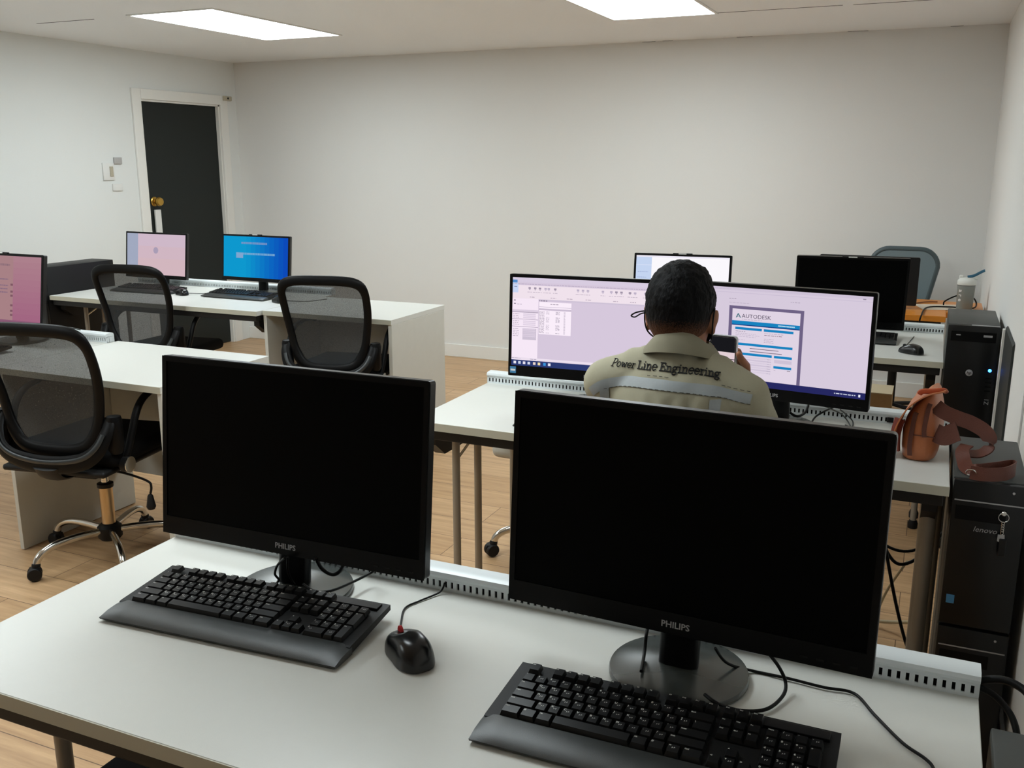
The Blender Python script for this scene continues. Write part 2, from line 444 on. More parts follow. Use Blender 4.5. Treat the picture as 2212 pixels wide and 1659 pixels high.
def flip_desk(x0, x1, y0, yr, label, legs, group='white training desks on grey tube legs'):
    """white top, black frame, paired tube legs, slotted rail"""
    r = thing('training_desk', label, 'desk', (x0, y0, 0), group=group); w = x1 - x0; d = yr - y0
    bm = NB(); box(bm, (0, .0015, DESK_Z - .025), (w, d + .04, DESK_Z), bev=.0012, seg=1)
    finish('tabletop', bm, M_lam, r)
    bm = NB(); box(bm, (0.0, 0, DESK_Z - .0245), (w, .0018, DESK_Z - .0008)); finish('edge_band', bm, M_edge, r, label='beige front edge band')
    bm = NB(); box(bm, (.01, .012, DESK_Z - .056), (w - .01, .045, DESK_Z - .0255), bev=.003); box(bm, (.01, d - .02, DESK_Z - .056), (w - .01, d + .01, DESK_Z - .0255), bev=.003)
    for x in (.02, w - .06): box(bm, (x, .045, DESK_Z - .056), (x + .04, d - .02, DESK_Z - .0255), bev=.003)
    finish('frame', bm, M_frame, r)
    for x in (.02, w - .06):
        bm = NB()
        prism(bm, [(-.0, DESK_Z - .056), (.26, DESK_Z - .056), (.19, DESK_Z - .13), (.06, DESK_Z - .13), (0, DESK_Z - .085)], 0, .035, M=Matrix.Translation((x + .0375, .05, 0)) @ Matrix.Rotation(PI / 2, 4, 'Z'))
        finish('bracket', bm, M_frame, r)
    for (lx, ly, rad) in legs:
        bm = NB(); tube(bm, (lx - x0, ly - y0, .03), (lx - x0, ly - y0, DESK_Z - .057), rad, 18)
        leg = finish('leg', bm, M_leg, r, True)
        bm = NB(); lathe(bm, [(rad + .006, 0), (rad + .007, .022), (rad + .002, .035)], (lx - x0, ly - y0, 0), 18); finish('foot', bm, M_blackpl, leg, True)
    for side in (0, 1):
        g = [l for l in legs if (l[0] - x0 > w / 2) == bool(side)]
        g.sort(key=lambda l: l[1])
        if len(g) >= 2:
            bm = NB(); tube(bm, (g[0][0] - x0, g[0][1] - y0, DESK_Z - .13), (g[1][0] - x0, g[1][1] - y0, DESK_Z - .075), .004, 8); finish('brace', bm, M_chrome, r, True)
    rail_part(r, .0, w, d, DESK_Z)
    return r

def std_legs(x0, x1, y0, rear=.46):
    return [(x0 + .12, y0 + .14, .0125), (x0 + .12, y0 + .27, .0125), (x1 - .05, y0 + .14, .0125), (x1 - .05, y0 + .27, .0125), (x0 + .12, y0 + rear, .0125), (x1 - .05, y0 + rear, .0125)]

flip_desk(-1.388, .118, .836, 1.402, 'nearest white training desk, carrying two switched-off monitors and keyboards', [(-1.263, .985, .0135), (-1.263, 1.33, .0125), (.06, .985, .0135), (.06, 1.33, .0125)])
flip_desk(-1.396, .085, 2.39, 2.93, 'white training desk the seated person works at, with the leather bag on its right end',
          [(-1.274, 2.45, .012), (-1.274, 2.60, .012), (.046, 2.50, .021), (.072, 2.66, .012), (-1.274, 2.88, .012)])
flip_desk(-1.42, .07, 3.957, 4.63, 'white training desk farthest back on the right, with a black mouse at its corner', std_legs(-1.42, .07, 3.957, .55))
flip_desk(-4.66, -3.18, 3.90, 4.58, 'white training desk by the left wall with the pink and blue screens', std_legs(-4.66, -3.18, 3.90))
flip_desk(-4.69, -3.205, 2.40, 2.945, 'white training desk at the left edge of the picture, under the dusky pink screen', std_legs(-4.69, -3.205, 2.40))

def panel_desk(x0, x1, y0, y1, label):
    r = thing('panel_desk', label, 'desk', (x0, y0, 0), group='white desks with solid side panels'); w = x1 - x0; d = y1 - y0
    bm = NB(); box(bm, (0, .0015, DESK_Z - .025), (w, d, DESK_Z), bev=.0012, seg=1); finish('tabletop', bm, M_lam, r)
    bm = NB(); box(bm, (0, 0, DESK_Z - .0245), (w, .0018, DESK_Z - .0008)); finish('edge_band', bm, M_edge, r)
    for x in (.0, w - .02):
        bm = NB(); box(bm, (x, .006, .004), (x + .02, d - .005, DESK_Z - .0255), bev=.001, seg=1); finish('side_panel', bm, M_board, r)
    bm = NB(); box(bm, (.0205, d - .09, .19), (w - .0205, d - .072, DESK_Z - .0255), bev=.001, seg=1); finish('modesty_panel', bm, M_board, r)
    return r
panel_desk(-3.20, -2.397, 2.408, 3.0, 'empty white panel-sided desk in front of the left mesh chair, nearer of the two')
panel_desk(-3.175, -2.40, 3.945, 4.505, 'empty white panel-sided desk by the back wall, farther of the two')

d2 = bpy.data.objects['training_desk.001']
for x_ in (-.075, .0):
    bm = NB(); box(bm, (x_ - .009 + 1.396, 2.926 - 2.39, DESK_Z + .005), (x_ + .009 + 1.396, 2.9315 - 2.39, DESK_Z + .020), bev=.001); finish('rail_clip', bm, M_blackpl, d2)

# orange desk behind
r = thing('orange_desk', 'orange topped desk in the far right corner behind the white desks', 'desk', (-1.05, 5.17, 0))
bm = NB(); box(bm, (0, 0, .71), (1.13, .62, .74), bev=.002); finish('tabletop', bm, M_orange, r)
bm = NB(); box(bm, (.02, .02, .675), (1.11, .05, .7095)); box(bm, (.02, .57, .675), (1.11, .6, .7095)); box(bm, (.02, .05, .675), (.05, .57, .7095)); box(bm, (1.08, .05, .675), (1.11, .57, .7095)); finish('frame', bm, M_frame, r)
for x in (.04, 1.09):
    for y in (.035, .585):
        bm = NB(); tube(bm, (x, y, 0), (x, y, .675), .015, 12); finish('leg', bm, M_frame, r, True)
bm = NB(); box(bm, (1.13, .17, .708), (1.31, .60, .738), bev=.002); finish('side_leaf', bm, M_orange, r)

# ------------------------------------------------------------------ monitors
class Screen:
    """content of a lit screen, drawn as coloured rectangles in millimetre thin layers; u right, v down, 0..1"""
    def __init__(s, w, h, M): s.bm = NB(); s.w, s.h, s.M = w, h, M; s.mats = []; s.k = 0
    def mi(s, rgb):
        m = emat(rgb, SCR)
        if m not in s.mats: s.mats.append(m)
        return s.mats.index(m)
    def rect(s, u0, v0, u1, v1, rgb, lay=1):
        y = -.00025 * lay; i = s.mi(rgb)
        vs = [s.bm.verts.new(s.M @ Vector(((u - .5) * s.w, y, (.5 - v) * s.h))) for u, v in ((u0, v1), (u1, v1), (u1, v0), (u0, v0))]
        s.bm.faces.new(vs).material_index = i
    def text(s, t, u, v, size, rgb, lay=3, sx=1.0, bold=0.0):
        M = s.M @ Matrix.Translation(((u - .5) * s.w, -.00025 * lay, (.5 - v) * s.h)) @ Matrix.Rotation(PI / 2, 4, 'X')
        put_text(s.bm, t, size, M, s.mi(rgb), 'LEFT', sx=sx, bold=bold)
    def words(s, u0, v, u1, rgb, h=.006, lay=3, seed=0, gap=.004):
        rnd = random.Random(seed + int(u0 * 999) + int(v * 7777)); u = u0
        while u < u1 - .002:
            w = min(u1 - u, rnd.uniform(.006, .02)); s.rect(u, v - h / 2, u + w, v + h / 2, rgb, lay); u += w + gap
    def build(s, parent, name='screen'):
        return finish(name, s.bm, s.mats, parent, keep=True)
SCR = 1.0

def content_cad(s):
    L = (226, 214, 234)
    s.rect(0, 0, 1, 1, (214, 200, 220), 0)
    s.rect(0, 0, 1, .05, (216, 204, 224)); s.words(.0, .072, .93, (186, 172, 194), .008)
    s.rect(0, .085, 1, .235, (240, 226, 236))
    s.rect(.0, .028, .03, .06, (84, 140, 200), 2); s.rect(0, .06, .036, .17, (200, 214, 244), 2); s.rect(.01, .1, .028, .106, (90, 100, 150), 3)
    for k, u in enumerate((.10, .135, .165, .2, .22, .26, .40, .43, .46, .55, .60, .63, .66, .71, .74, .8, .86)):
        c = (158, 146, 166) if k in (0, 1, 2, 5, 11, 12, 13) else (190, 178, 200)
        s.rect(u, .105, u + .015, .125, c, 2); s.rect(u + .004, .128, u + .012, .135, c, 2); s.words(u - .006, .16, u + .022, (190, 176, 192), .006)
    for u in (.11, .24, .34, .455, .62, .72, .9): s.words(u, .215, u + .035, (176, 160, 178), .007)
    s.rect(0, .235, .165, .935, (246, 232, 246)); s.rect(.165, .235, 1, .25, (206, 194, 214), 2)
    s.rect(.01, .25, .02, .265, (150, 140, 158), 2); s.rect(.01, .29, .022, .30, (120, 110, 130), 2); s.words(.03, .30, .06, (160, 150, 170))
    s.rect(0, .36, .165, .395, (220, 206, 224), 2); s.rect(0, .385, .165, .39, (150, 138, 158), 3)
    for i, v in enumerate((.41, .43, .45, .49, .51, .53, .58, .60, .62, .64, .66)): s.words(.006, v, .045, (170, 158, 176), .006, seed=i); s.rect(.07, v - .007, .15, v + .006, (222, 208, 226), 2)
    s.rect(0, .465, .165, .47, (160, 146, 170), 3); s.rect(0, .55, .165, .555, (160, 146, 170), 3); s.rect(.068, .57, .155, .70, (206, 194, 212), 2)
    s.rect(.17, .262, .37, .625, (250, 238, 250), 2); s.words(.17, .25, .225, (130, 118, 138), .01)
    s.words(.24, .285, .29, (150, 138, 156), .007); s.rect(.17, .315, .37, .32, (196, 184, 204), 3); s.rect(.17, .335, .37, .355, (204, 190, 210), 3)
    for i in range(20):
        v = .37 + i * .0125; s.words(.172, v, .205, (160, 148, 166), .005, seed=i)
        if i % 7 not in (3, 4): s.words(.275, v, .30, (150, 140, 160), .005, seed=i + 4); s.words(.215, v, .235, (186, 174, 192), .005, seed=i + 7)
        s.words(.325, v, .335, (176, 164, 184), .005, seed=i + 9)
    s.rect(0, .905, 1, .93, (236, 224, 238), 3); s.words(0, .915, .06, (180, 168, 188), .006, 4); s.words(.12, .918, .16, (170, 158, 178), .006, 4)
    s.rect(0, .935, 1, 1, (44, 58, 112), 4)
    for k, u in enumerate((.015, .045, .075, .105, .14, .17, .205, .235)): s.rect(u, .95, u + .016, .98, [(230, 230, 240), (200, 210, 230), (230, 225, 240), (215, 220, 240), (235, 215, 205), (240, 220, 170), (60, 150, 220), (235, 235, 250)][k], 5)

def content_cert(s):
    s.rect(0, 0, 1, 1, (214, 202, 220), 0); s.rect(0, 0, 1, .03, (206, 194, 214)); s.words(.06, .02, .25, (190, 178, 198), .004); s.rect(0, .05, 1, .055, (200, 188, 210), 2)
    s.words(.24, .115, .28, (150, 138, 158), .005); s.words(.24, .155, .36, (186, 174, 194), .005); s.words(.58, .11, .63, (170, 158, 178), .005)
    s.words(.95, .03, .97, (150, 140, 160), .01)
    s.rect(.243, .185, .655, .935, (110, 98, 132), 2); s.rect(.262, .215, .637, .935, (224, 212, 228), 3)
    # triangle emblem and word mark
    for a, b in (((.285, .305), (.296, .262)), ((.296, .262), (.309, .305)), ((.289, .296), (.305, .285))):
        (u0, v0), (u1, v1) = a, b; dx, dy = (u1 - u0), (v1 - v0)
        i = s.mi((50, 110, 120)); w = .0028
        P = [(u0 - w, v0), (u0 + w, v0), (u1 + w, v1), (u1 - w, v1)]
        vs = [s.bm.verts.new(s.M @ Vector(((u - .5) * s.w, -.001, (.5 - v) * s.h))) for u, v in P]; s.bm.faces.new(vs).material_index = i
    s.text('AUTODESK', .316, .285, .0155, (70, 60, 84), 4, sx=1.05); s.words(.318, .318, .43, (180, 170, 190), .005, 4)
    B = (24, 130, 190); D = (24, 60, 130)
    s.rect(.262, .335, .637, .372, B, 4); s.rect(.262, .372, .637, .382, D, 4); s.words(.52, .355, .61, (180, 215, 235), .012, 5, gap=.001)
    s.rect(.282, .40, .432, .425, B, 4); s.rect(.443, .40, .605, .425, B, 4)
    for i, v in enumerate((.443, .463, .478, .495, .53)): s.words(.285, v, .34 if i in (0, 4) else .42 - .02 * (i % 2), (150, 138, 160) if i == 0 else (186, 174, 196), .005, 4, seed=i)
    for i, v in enumerate((.443, .462, .50, .517, .534)): s.words(.447, v, .55 if i < 2 else .5, (120, 90, 110) if i == 1 else (176, 162, 184), .005, 4, seed=i + 9)
    s.rect(.282, .56, .605, .585, B, 4); s.rect(.37, .607, .53, .613, (90, 74, 96), 4); s.rect(.37, .637, .55, .643, (90, 74, 96), 4); s.words(.284, .6, .32, (186, 174, 196), .005, 4); s.words(.284, .625, .31, (186, 174, 196), .005, 4)
    s.rect(.282, .66, .495, .685, B, 4); s.rect(.507, .66, .605, .685, B, 4)
    for i in range(7):
        v = .70 + i * .024; s.rect(.285, v, .493, v + .014, (206, 194, 214) if i % 2 else (216, 204, 222), 4); s.words(.29, v + .007, .34, (176, 164, 186), .004, 5, seed=i); s.words(.47, v + .007, .49, (176, 164, 186), .004, 5, seed=i + 3)
    s.rect(.509, .70, .605, .735, (206, 194, 214), 4); s.rect(.507, .765, .605, .79, B, 4); s.words(.51, .81, .525, (180, 168, 190), .004, 4); s.rect(.582, .80, .60, .805, (70, 64, 84), 4)
    s.rect(0, .935, 1, 1, (38, 40, 96), 5)
    s.words(.84, .968, .95, (200, 205, 225), .01, 6); s.rect(.965, .955, .975, .98, (230, 232, 245), 6)

def content_white(s):
    s.rect(0, 0, 1, 1, (250, 248, 252), 0); s.rect(0, 0, .17, 1, (196, 212, 240)); s.rect(.0, .17, .17, .18, (220, 226, 246), 2); s.rect(0, 0, 1, .03, (236, 232, 244), 2)
    s.words(.02, .3, .14, (160, 176, 214), .012, 2); s.words(.02, .4, .12, (160, 176, 214), .012, 2); s.rect(0, .94, 1, 1, (60, 80, 140), 3)
def content_pink(s):
    s.rect(0, 0, 1, 1, (208, 182, 194), 0); s.rect(0, 0, 1, .3, (206, 184, 200), 1); s.rect(0, .6, 1, 1, (210, 182, 190), 1); s.rect(0, 0, .19, 1, (160, 168, 190), 2)
    c = s.mi((168, 156, 180)); cx, cz = .5, .4
    vs = [s.bm.verts.new(s.M @ Vector(((cx - .5) * s.w + .02 * math.cos(a * PI / 8), -.001, (.5 - cz) * s.h + .02 * math.sin(a * PI / 8)))) for a in range(16)]; s.bm.faces.new(vs).material_index = c
def content_blue(s):
    n = 14
    for k in range(n):
        t = k / (n - 1); t = max(0, (t - .35) / .65); a = (14, 152, 206); b = (12, 74, 186)
        s.rect(k / n, 0, (k + 1) / n, 1, tuple(int(a[i] + (b[i] - a[i]) * t) for i in range(3)), 0)
    s.words(.28, .16, .68, (120, 150, 196), .05, 2, gap=.004); s.words(.2, .42, .8, (120, 170, 210), .05, 2, gap=.004); s.rect(.2, .40, .31, .53, (130, 165, 205), 2)
def content_mauve(s):
    n = 12; a = (172, 128, 140); b = (160, 100, 128)
    for k in range(n):
        t = k / (n - 1); s.rect(0, k / n, 1, (k + 1) / n, tuple(int(a[i] + (b[i] - a[i]) * t) for i in range(3)), 0)
    s.rect(.1, .0, .66, .97, (166, 128, 132), 1)
    s.words(.5, .13, .62, (140, 110, 120), .03, 2)
    for v in (.34, .43, .48, .53): s.words(.3, v, .6, (130, 104, 126), .018, 2)
    for v in (.4, .5, .56, .7, .78, .84): s.rect(.63, v, .66, v + .03, (126, 88, 100), 2)
    s.rect(0, .93, 1, 1, (136, 90, 116), 3)

def monitor(name, label, base, panel, w, h, yaw, tilt, content=None, off_label=None, disc=.105, brand=True, bot=.034, bez=.0105, clip=False, thick=.018, sticker=False, buttons=True, baseyaw=None):
    """base (x,y) of the stand on the desk; panel (x,y,z) = centre of the front face"""
    r = thing(name, label, 'monitor', (base[0], base[1], DESK_Z), yaw, 'flat computer monitors on the desks')
    inv = (Matrix.Translation((base[0], base[1], DESK_Z)) @ Matrix.Rotation(yaw, 4, 'Z')).inverted()
    c = inv @ Vector(panel)
    M = Matrix.Translation(c) @ Matrix.Rotation(-tilt, 4, 'X')      # panel local: x right, y into the panel, z up
    bm = NB(); prism(bm, rrect(-w / 2, -h / 2, w / 2, h / 2, .006), .0, thick, M=M)
    prism(bm, rrect(-w * .36, -h * .34, w * .36, h * .36, .03), thick, thick + .022, M=M)
    finish('housing', bm, [M_house], r, True, 40)
    sw, sh = w - 2 * bez, h - bez - bot; Ms = M @ Matrix.Translation((0, -.0006, (bot - bez) / 2))
    # bezel ring, slightly proud of the panel
    bm = NB()
    for lo, hi in (((-w / 2 + .001, -.0022, -h / 2 + .001), (w / 2 - .001, .0, -h / 2 + bot)), ((-w / 2 + .001, -.0022, h / 2 - bez), (w / 2 - .001, 0, h / 2 - .001)),
                   ((-w / 2 + .001, -.0022, -h / 2 + bot), (-w / 2 + bez, 0, h / 2 - bez)), ((w / 2 - bez, -.0022, -h / 2 + bot), (w / 2 - .001, 0, h / 2 - bez))):
        box(bm, lo, hi, M=M)
    finish('bezel', bm, M_gloss, r)
    if content:
        s = Screen(sw, sh, Ms); content(s); s.build(r)
    else:
        bm = NB(); box(bm, (-sw / 2, -.0004, -sh / 2), (sw / 2, .0005, sh / 2), M=Ms); finish('screen', bm, M_off, r)
    if brand:
        bm = NB(); put_text(bm, 'PHILIPS', .0135, M @ Matrix.Translation((0, -.0026, -h / 2 + bot * .45)) @ Matrix.Rotation(PI / 2, 4, 'X'), bold=.02); finish('brand_lettering', bm, M_silver, r)
    if sticker:
        bm = NB(); box(bm, (-w / 2 + .007, -.0028, -h / 2 + .009), (-w / 2 + .027, -.0024, -h / 2 + .030), M=M); box(bm, (-w / 2 + .009, -.0031, -h / 2 + .016), (-w / 2 + .025, -.0029, -h / 2 + .022), mi=1, M=M); finish('energy_sticker', bm, [M_blue, M_white], r)
    if buttons:
        bm = NB()
        for k in range(4): box(bm, (w / 2 - .03 - k * .022, -.0032, -h / 2 + .010), (w / 2 - .02 - k * .022, -.0021, -h / 2 + .0125), M=M)
        finish('buttons', bm, M_blackpl, r)
    if clip:
        bm = NB(); box(bm, (-.045, -.006, h / 2 - .003), (.045, .006, h / 2 + .004), bev=.002, M=M); box(bm, (-.018, -.0075, h / 2 - .0015), (.018, -.006, h / 2 + .003), mi=1, M=M); finish('webcam_strip', bm, [M_blackpl, M_white], r)
    # stand
    bm = NB(); lathe(bm, [(disc * .97, 0), (disc, .003), (disc, .008), (disc * .985, .0115), (disc * .9, .0135), (.03, .020), (0, .021)], n=56); finish('stand_base', bm, M_base, r, True, 50)
    bm = NB(); zt = c.z - h * .22
    sweep(bm, smoothpath([(0, .0, .012), (0, .004, .06), (c.x * .5, c.y * .4 + .014, (zt + .06) / 2), (c.x, c.y + .028, zt)], 4), [.030] * 13, [.016] * 13, ref=(0, 1, 0), n=16, power=.6)
    finish('stand_neck', bm, M_gloss, r, True, 50)
    return r
MON = 'computer_monitor'
monitor(MON, 'switched-off black monitor on the nearest desk, left of the two there', (-1.003, 1.291), (-.989, 1.27, .993), .547, .331, R(1.1), R(6.2))
monitor(MON, 'switched-off black monitor on the nearest desk, right of the two and largest in view', (-.297, 1.291), (-.296, 1.27, .990), .547, .337, R(-2.4), R(4.2))
monitor(MON, 'lit monitor left of the seated person, showing a lilac drawing program', (-.945, 2.79), (-.932, 2.70, .998), .542, .321, R(3.0), R(3.1), content_cad, sticker=True)
monitor(MON, 'lit monitor right of the seated person, showing a document with blue bars', (-.375, 2.77), (-.392, 2.70, .997), .536, .327, R(-7.4), R(-1.3), content_cert)
monitor(MON, 'lit white screen behind the head of the seated person', (-1.07, 4.43), (-1.069, 4.35, .928), .453, .300, R(4.7), R(5.7), content_white, clip=True, brand=False, disc=.10)
monitor(MON, 'switched-off monitor with a white strip on top, behind the document screen', (-.333, 4.53), (-.329, 4.45, .927), .473, .322, R(5.0), R(-6), None, clip=True, brand=False, disc=.09)
monitor(MON, 'small pink screen with a grey left column, in front of the dark door', (-4.345, 4.485), (-4.345, 4.43, .937), .498, .278, R(-1.8), R(7), content_pink, brand=False, disc=.088, bot=.022)
monitor(MON, 'small bright blue screen at the foot of the dark door', (-3.592, 4.485), (-3.592, 4.43, .950), .494, .266, R(-1.8), R(6), content_blue, brand=False, disc=.088, bot=.02, clip=True)
monitor(MON, 'dusky pink screen cut off by the left edge of the picture', (-3.575, 2.83), (-3.573, 2.75, .964), .50, .325, R(0), R(9), content_mauve, brand=False, clip=True, bot=.028)

# monitor seen from behind on the orange desk
r = thing(MON, 'black monitor turned away on the orange desk, edge showing past the off screen', 'monitor', (-.315, 5.36, .74), R(180))
bm = NB(); prism(bm, rrect(-.25, .018, .25, .27, .008), -.02, .0); prism(bm, rrect(-.24, .028, .24, .26, .008), -.0202, -.02); finish('housing', bm, M_blackpl, r, True)
bm = NB(); lathe(bm, [(.09, 0), (.09, .008), (.02, .014), (0, .015)], (0, -.03, 0), 32); finish('stand_base', bm, M_base, r, True)
bm = NB(); box(bm, (-.03, -.045, .01), (.03, -.0205, .16), bev=.004); finish('stand_neck', bm, M_gloss, r, True)

# ------------------------------------------------------------------ keyboards
def key_layout():
    U = .019; rows = []
    K = []
    def row(y, h, items):
        x = 0
        for it in items:
            if isinstance(it, (int, float)): x += it; continue
            lab, w = it; K.append((x, y, w, h, lab)); x += w
    row(5.35, 1, [('Esc', 1), 1, ('F1', 1), ('F2', 1), ('F3', 1), ('F4', 1), .5, ('F5', 1), ('F6', 1), ('F7', 1), ('F8', 1), .5, ('F9', 1), ('F10', 1), ('F11', 1), ('F12', 1), .25, ('Prt', 1), ('Scr', 1), ('Brk', 1)])
    row(4, 1, [(c, 1) for c in '`1234567890-='] + [('Back', 2), .25, ('Ins', 1), ('Hm', 1), ('Pu', 1), .25, ('Num', 1), ('/', 1), ('*', 1), ('-', 1)])
    row(3, 1, [('Tab', 1.5)] + [(c, 1) for c in 'QWERTYUIOP[]'] + [('\\', 1.5), .25, ('Del', 1), ('End', 1), ('Pd', 1), .25, ('7', 1), ('8', 1), ('9', 1)])
    row(2, 1, [('Caps', 1.75)] + [(c, 1) for c in "ASDFGHJKL;'"] + [('Enter', 2.25), 3.5, ('4', 1), ('5', 1), ('6', 1)])
    row(1, 1, [('Shift', 2.25)] + [(c, 1) for c in 'ZXCVBNM,./'] + [('Shift', 2.75), 1.25, ('^', 1), 1.25, ('1', 1), ('2', 1), ('3', 1)])
    row(0, 1, [('Ctrl', 1.5), ('#', 1.25), ('Alt', 1.25), ('', 5.9), ('Alt', 1.25), ('#', 1.25), ('=', 1.1), ('Ctrl', 1.5), .25, ('<', 1), ('v', 1), ('>', 1), .25, ('0', 2), ('.', 1)])
    K.append((21.5, 2, 1, 2, '+')); K.append((21.5, 0, 1, 2, 'Ent'))
    return U, K

def keyboard(label, cx, cy, yaw, w=.456, d=.182, kz=.98, full=True, group='black wired keyboards'):
    r = thing('keyboard', label, 'keyboard', (cx, cy, DESK_Z), yaw, group)
    hb, hf = .026, .014
    bm = NB()
    # wedge body in side section (y,z)
    sec = [(-d / 2 + .05, .003), (d / 2, .0165), (d / 2, hb), (-d / 2 + .05, hf + .003), (-d / 2 + .045, hf + .002)]
    A = [bm.verts.new((-w / 2, y, z)) for y, z in sec]; B = [bm.verts.new((w / 2, y, z)) for y, z in sec]; n = len(sec)
    for k in range(n): bm.faces.new((A[k], A[(k + 1) % n], B[(k + 1) % n], B[k]))
    bm.faces.new(A[::-1]); bm.faces.new(B)
    finish('case', bm, M_blackpl, r)
    # rounded palm rest with wavy rear edge
    bm = NB(); rings = []; N = 26
    for i in range(N + 1):
        x = -w / 2 - .001 + (w + .002) * i / N
        e = 1 - max(0, abs(i / N - .5) * 2 - .93) / .07 * .25
        prof = [(-d / 2 + .0505, .002), (-d / 2 + .012, .002), (-d / 2, .004), (-d / 2 - .002, .008), (-d / 2 + .004, .012 * e), (-d / 2 + .018, .0165 * e), (-d / 2 + .036, .0185 * e), (-d / 2 + .0505, .0185 * e)]
        rings.append([bm.verts.new((x, y, z)) for y, z in prof])
    m_ = len(rings[0])
    for a, b in zip(rings, rings[1:]):
        for k in range(m_): bm.faces.new((a[k], a[(k + 1) % m_], b[(k + 1) % m_], b[k]))
    bm.faces.new(rings[0][::-1]); bm.faces.new(rings[-1])
    finish('palm_rest', bm, M_palm, r, True, 50)
    # raised strip behind the keys
    bm = NB(); box(bm, (w / 2 - .1, d / 2 - .026, hb - .004), (w / 2 - .012, d / 2 - .006, hb + .0025), bev=.001); finish('indicator_panel', bm, M_gloss, r)
    U, K = key_layout(); U *= kz
    x0 = -w / 2 + (w - 22.5 * U) / 2 + .001; ys = -d / 2 + .052
    slope = math.atan2(hb - hf, d - .05); uy = (d - .052 - .008) / 6.45
    bm0 = NB() if not full else None; extra = NB(); cnt = 0
    def addkey(bm, x, y, kw, kh, lab):
        a = x0 + x * U + .0006; b = x0 + (x + kw) * U - .0006; c = ys + y * uy + .0006; dd = ys + (y + kh) * uy - .0006
        zc = hf + math.tan(slope) * (c - (-d / 2 + .05)) + .003; zd = hf + math.tan(slope) * (dd - (-d / 2 + .05)) + .003
        top = .0075; ins = .0022
        lo = [bm.verts.new(p) for p in ((a, c, zc), (b, c, zc), (b, dd, zd), (a, dd, zd))]
        up = [bm.verts.new(p) for p in ((a + ins, c + ins * .9, zc + top), (b - ins, c + ins * .9, zc + top), (b - ins, dd - ins * .7, zd + top), (a + ins, dd - ins * .7, zd + top))]
        bm.faces.new(up); bm.faces.new(lo[::-1])
        for k in range(4): bm.faces.new((lo[k], lo[(k + 1) % 4], up[(k + 1) % 4], up[k]))
        if lab and full:
            sl = math.atan2(zd - zc, dd - c)
            Mx = Matrix.Translation(((a + ins + .0009), dd - ins * .7 - .0026, zd + top + .0002 - .0026 * math.tan(sl))) @ Matrix.Rotation(sl, 4, 'X')
            put_text(bm, lab, .0052 if len(lab) < 2 else .0034, Mx, 1, 'LEFT', bold=.03)
            if len(lab) == 1 and lab.isalnum() or lab in ";'[],./-=":
                # second script legend at the lower right: small hooked strokes
                for q in range(2):
                    Mq = Mx @ Matrix.Translation((.0046 + .0026 * q, -.0052 + .0006 * q, 0))
                    v = [bm.verts.new(Mq @ Vector(p)) for p in ((0, 0, 0), (.0006, 0, 0), (.0009, .0024, 0), (.0002, .0026, 0))]; bm.faces.new(v).material_index = 1
                    v = [bm.verts.new(Mq @ Vector(p)) for p in ((.0009, .0024, 0), (.0017, .0016, 0), (.0015, .0010, 0), (.0008, .0017, 0))]; bm.faces.new(v).material_index = 1
    for (x, y, kw, kh, lab) in K:
        if full and cnt < 100:
            bm = NB(); addkey(bm, x, y, kw, kh, lab); finish('key', bm, [M_key, M_ink], r)
        else: addkey(extra, x, y, kw, kh, lab)
        cnt += 1
    e = finish('key' if full else 'keys', extra, [M_key, M_ink], r)
    if full: e['kind'] = 'stuff'
    return r
keyboard('black keyboard with white legends before the left monitor of the nearest desk', -1.012, 1.166, R(3.2))
keyboard('black keyboard below the right monitor of the nearest desk, cut by the bottom edge', -.281, 1.098, R(.3))
keyboard('small black keyboard lying before the blue screen', -3.60, 4.29, R(-1), w=.44, d=.16, full=False)
keyboard('small black keyboard half hidden behind the mesh chair, before the pink screen', -4.27, 4.27, R(2), w=.44, d=.16, full=False)
keyboard('small black keyboard next to the mouse on the farthest right desk', -.335, 4.33, R(0), w=.44, d=.17, full=False)
keyboard('small black keyboard on the desk of the seated person, hidden by his body', -.86, 2.52, R(0), w=.44, d=.16, full=False)
keyboard('black keyboard before the dusky pink screen at the left edge', -3.62, 2.56, R(0), w=.44, d=.16, full=False)

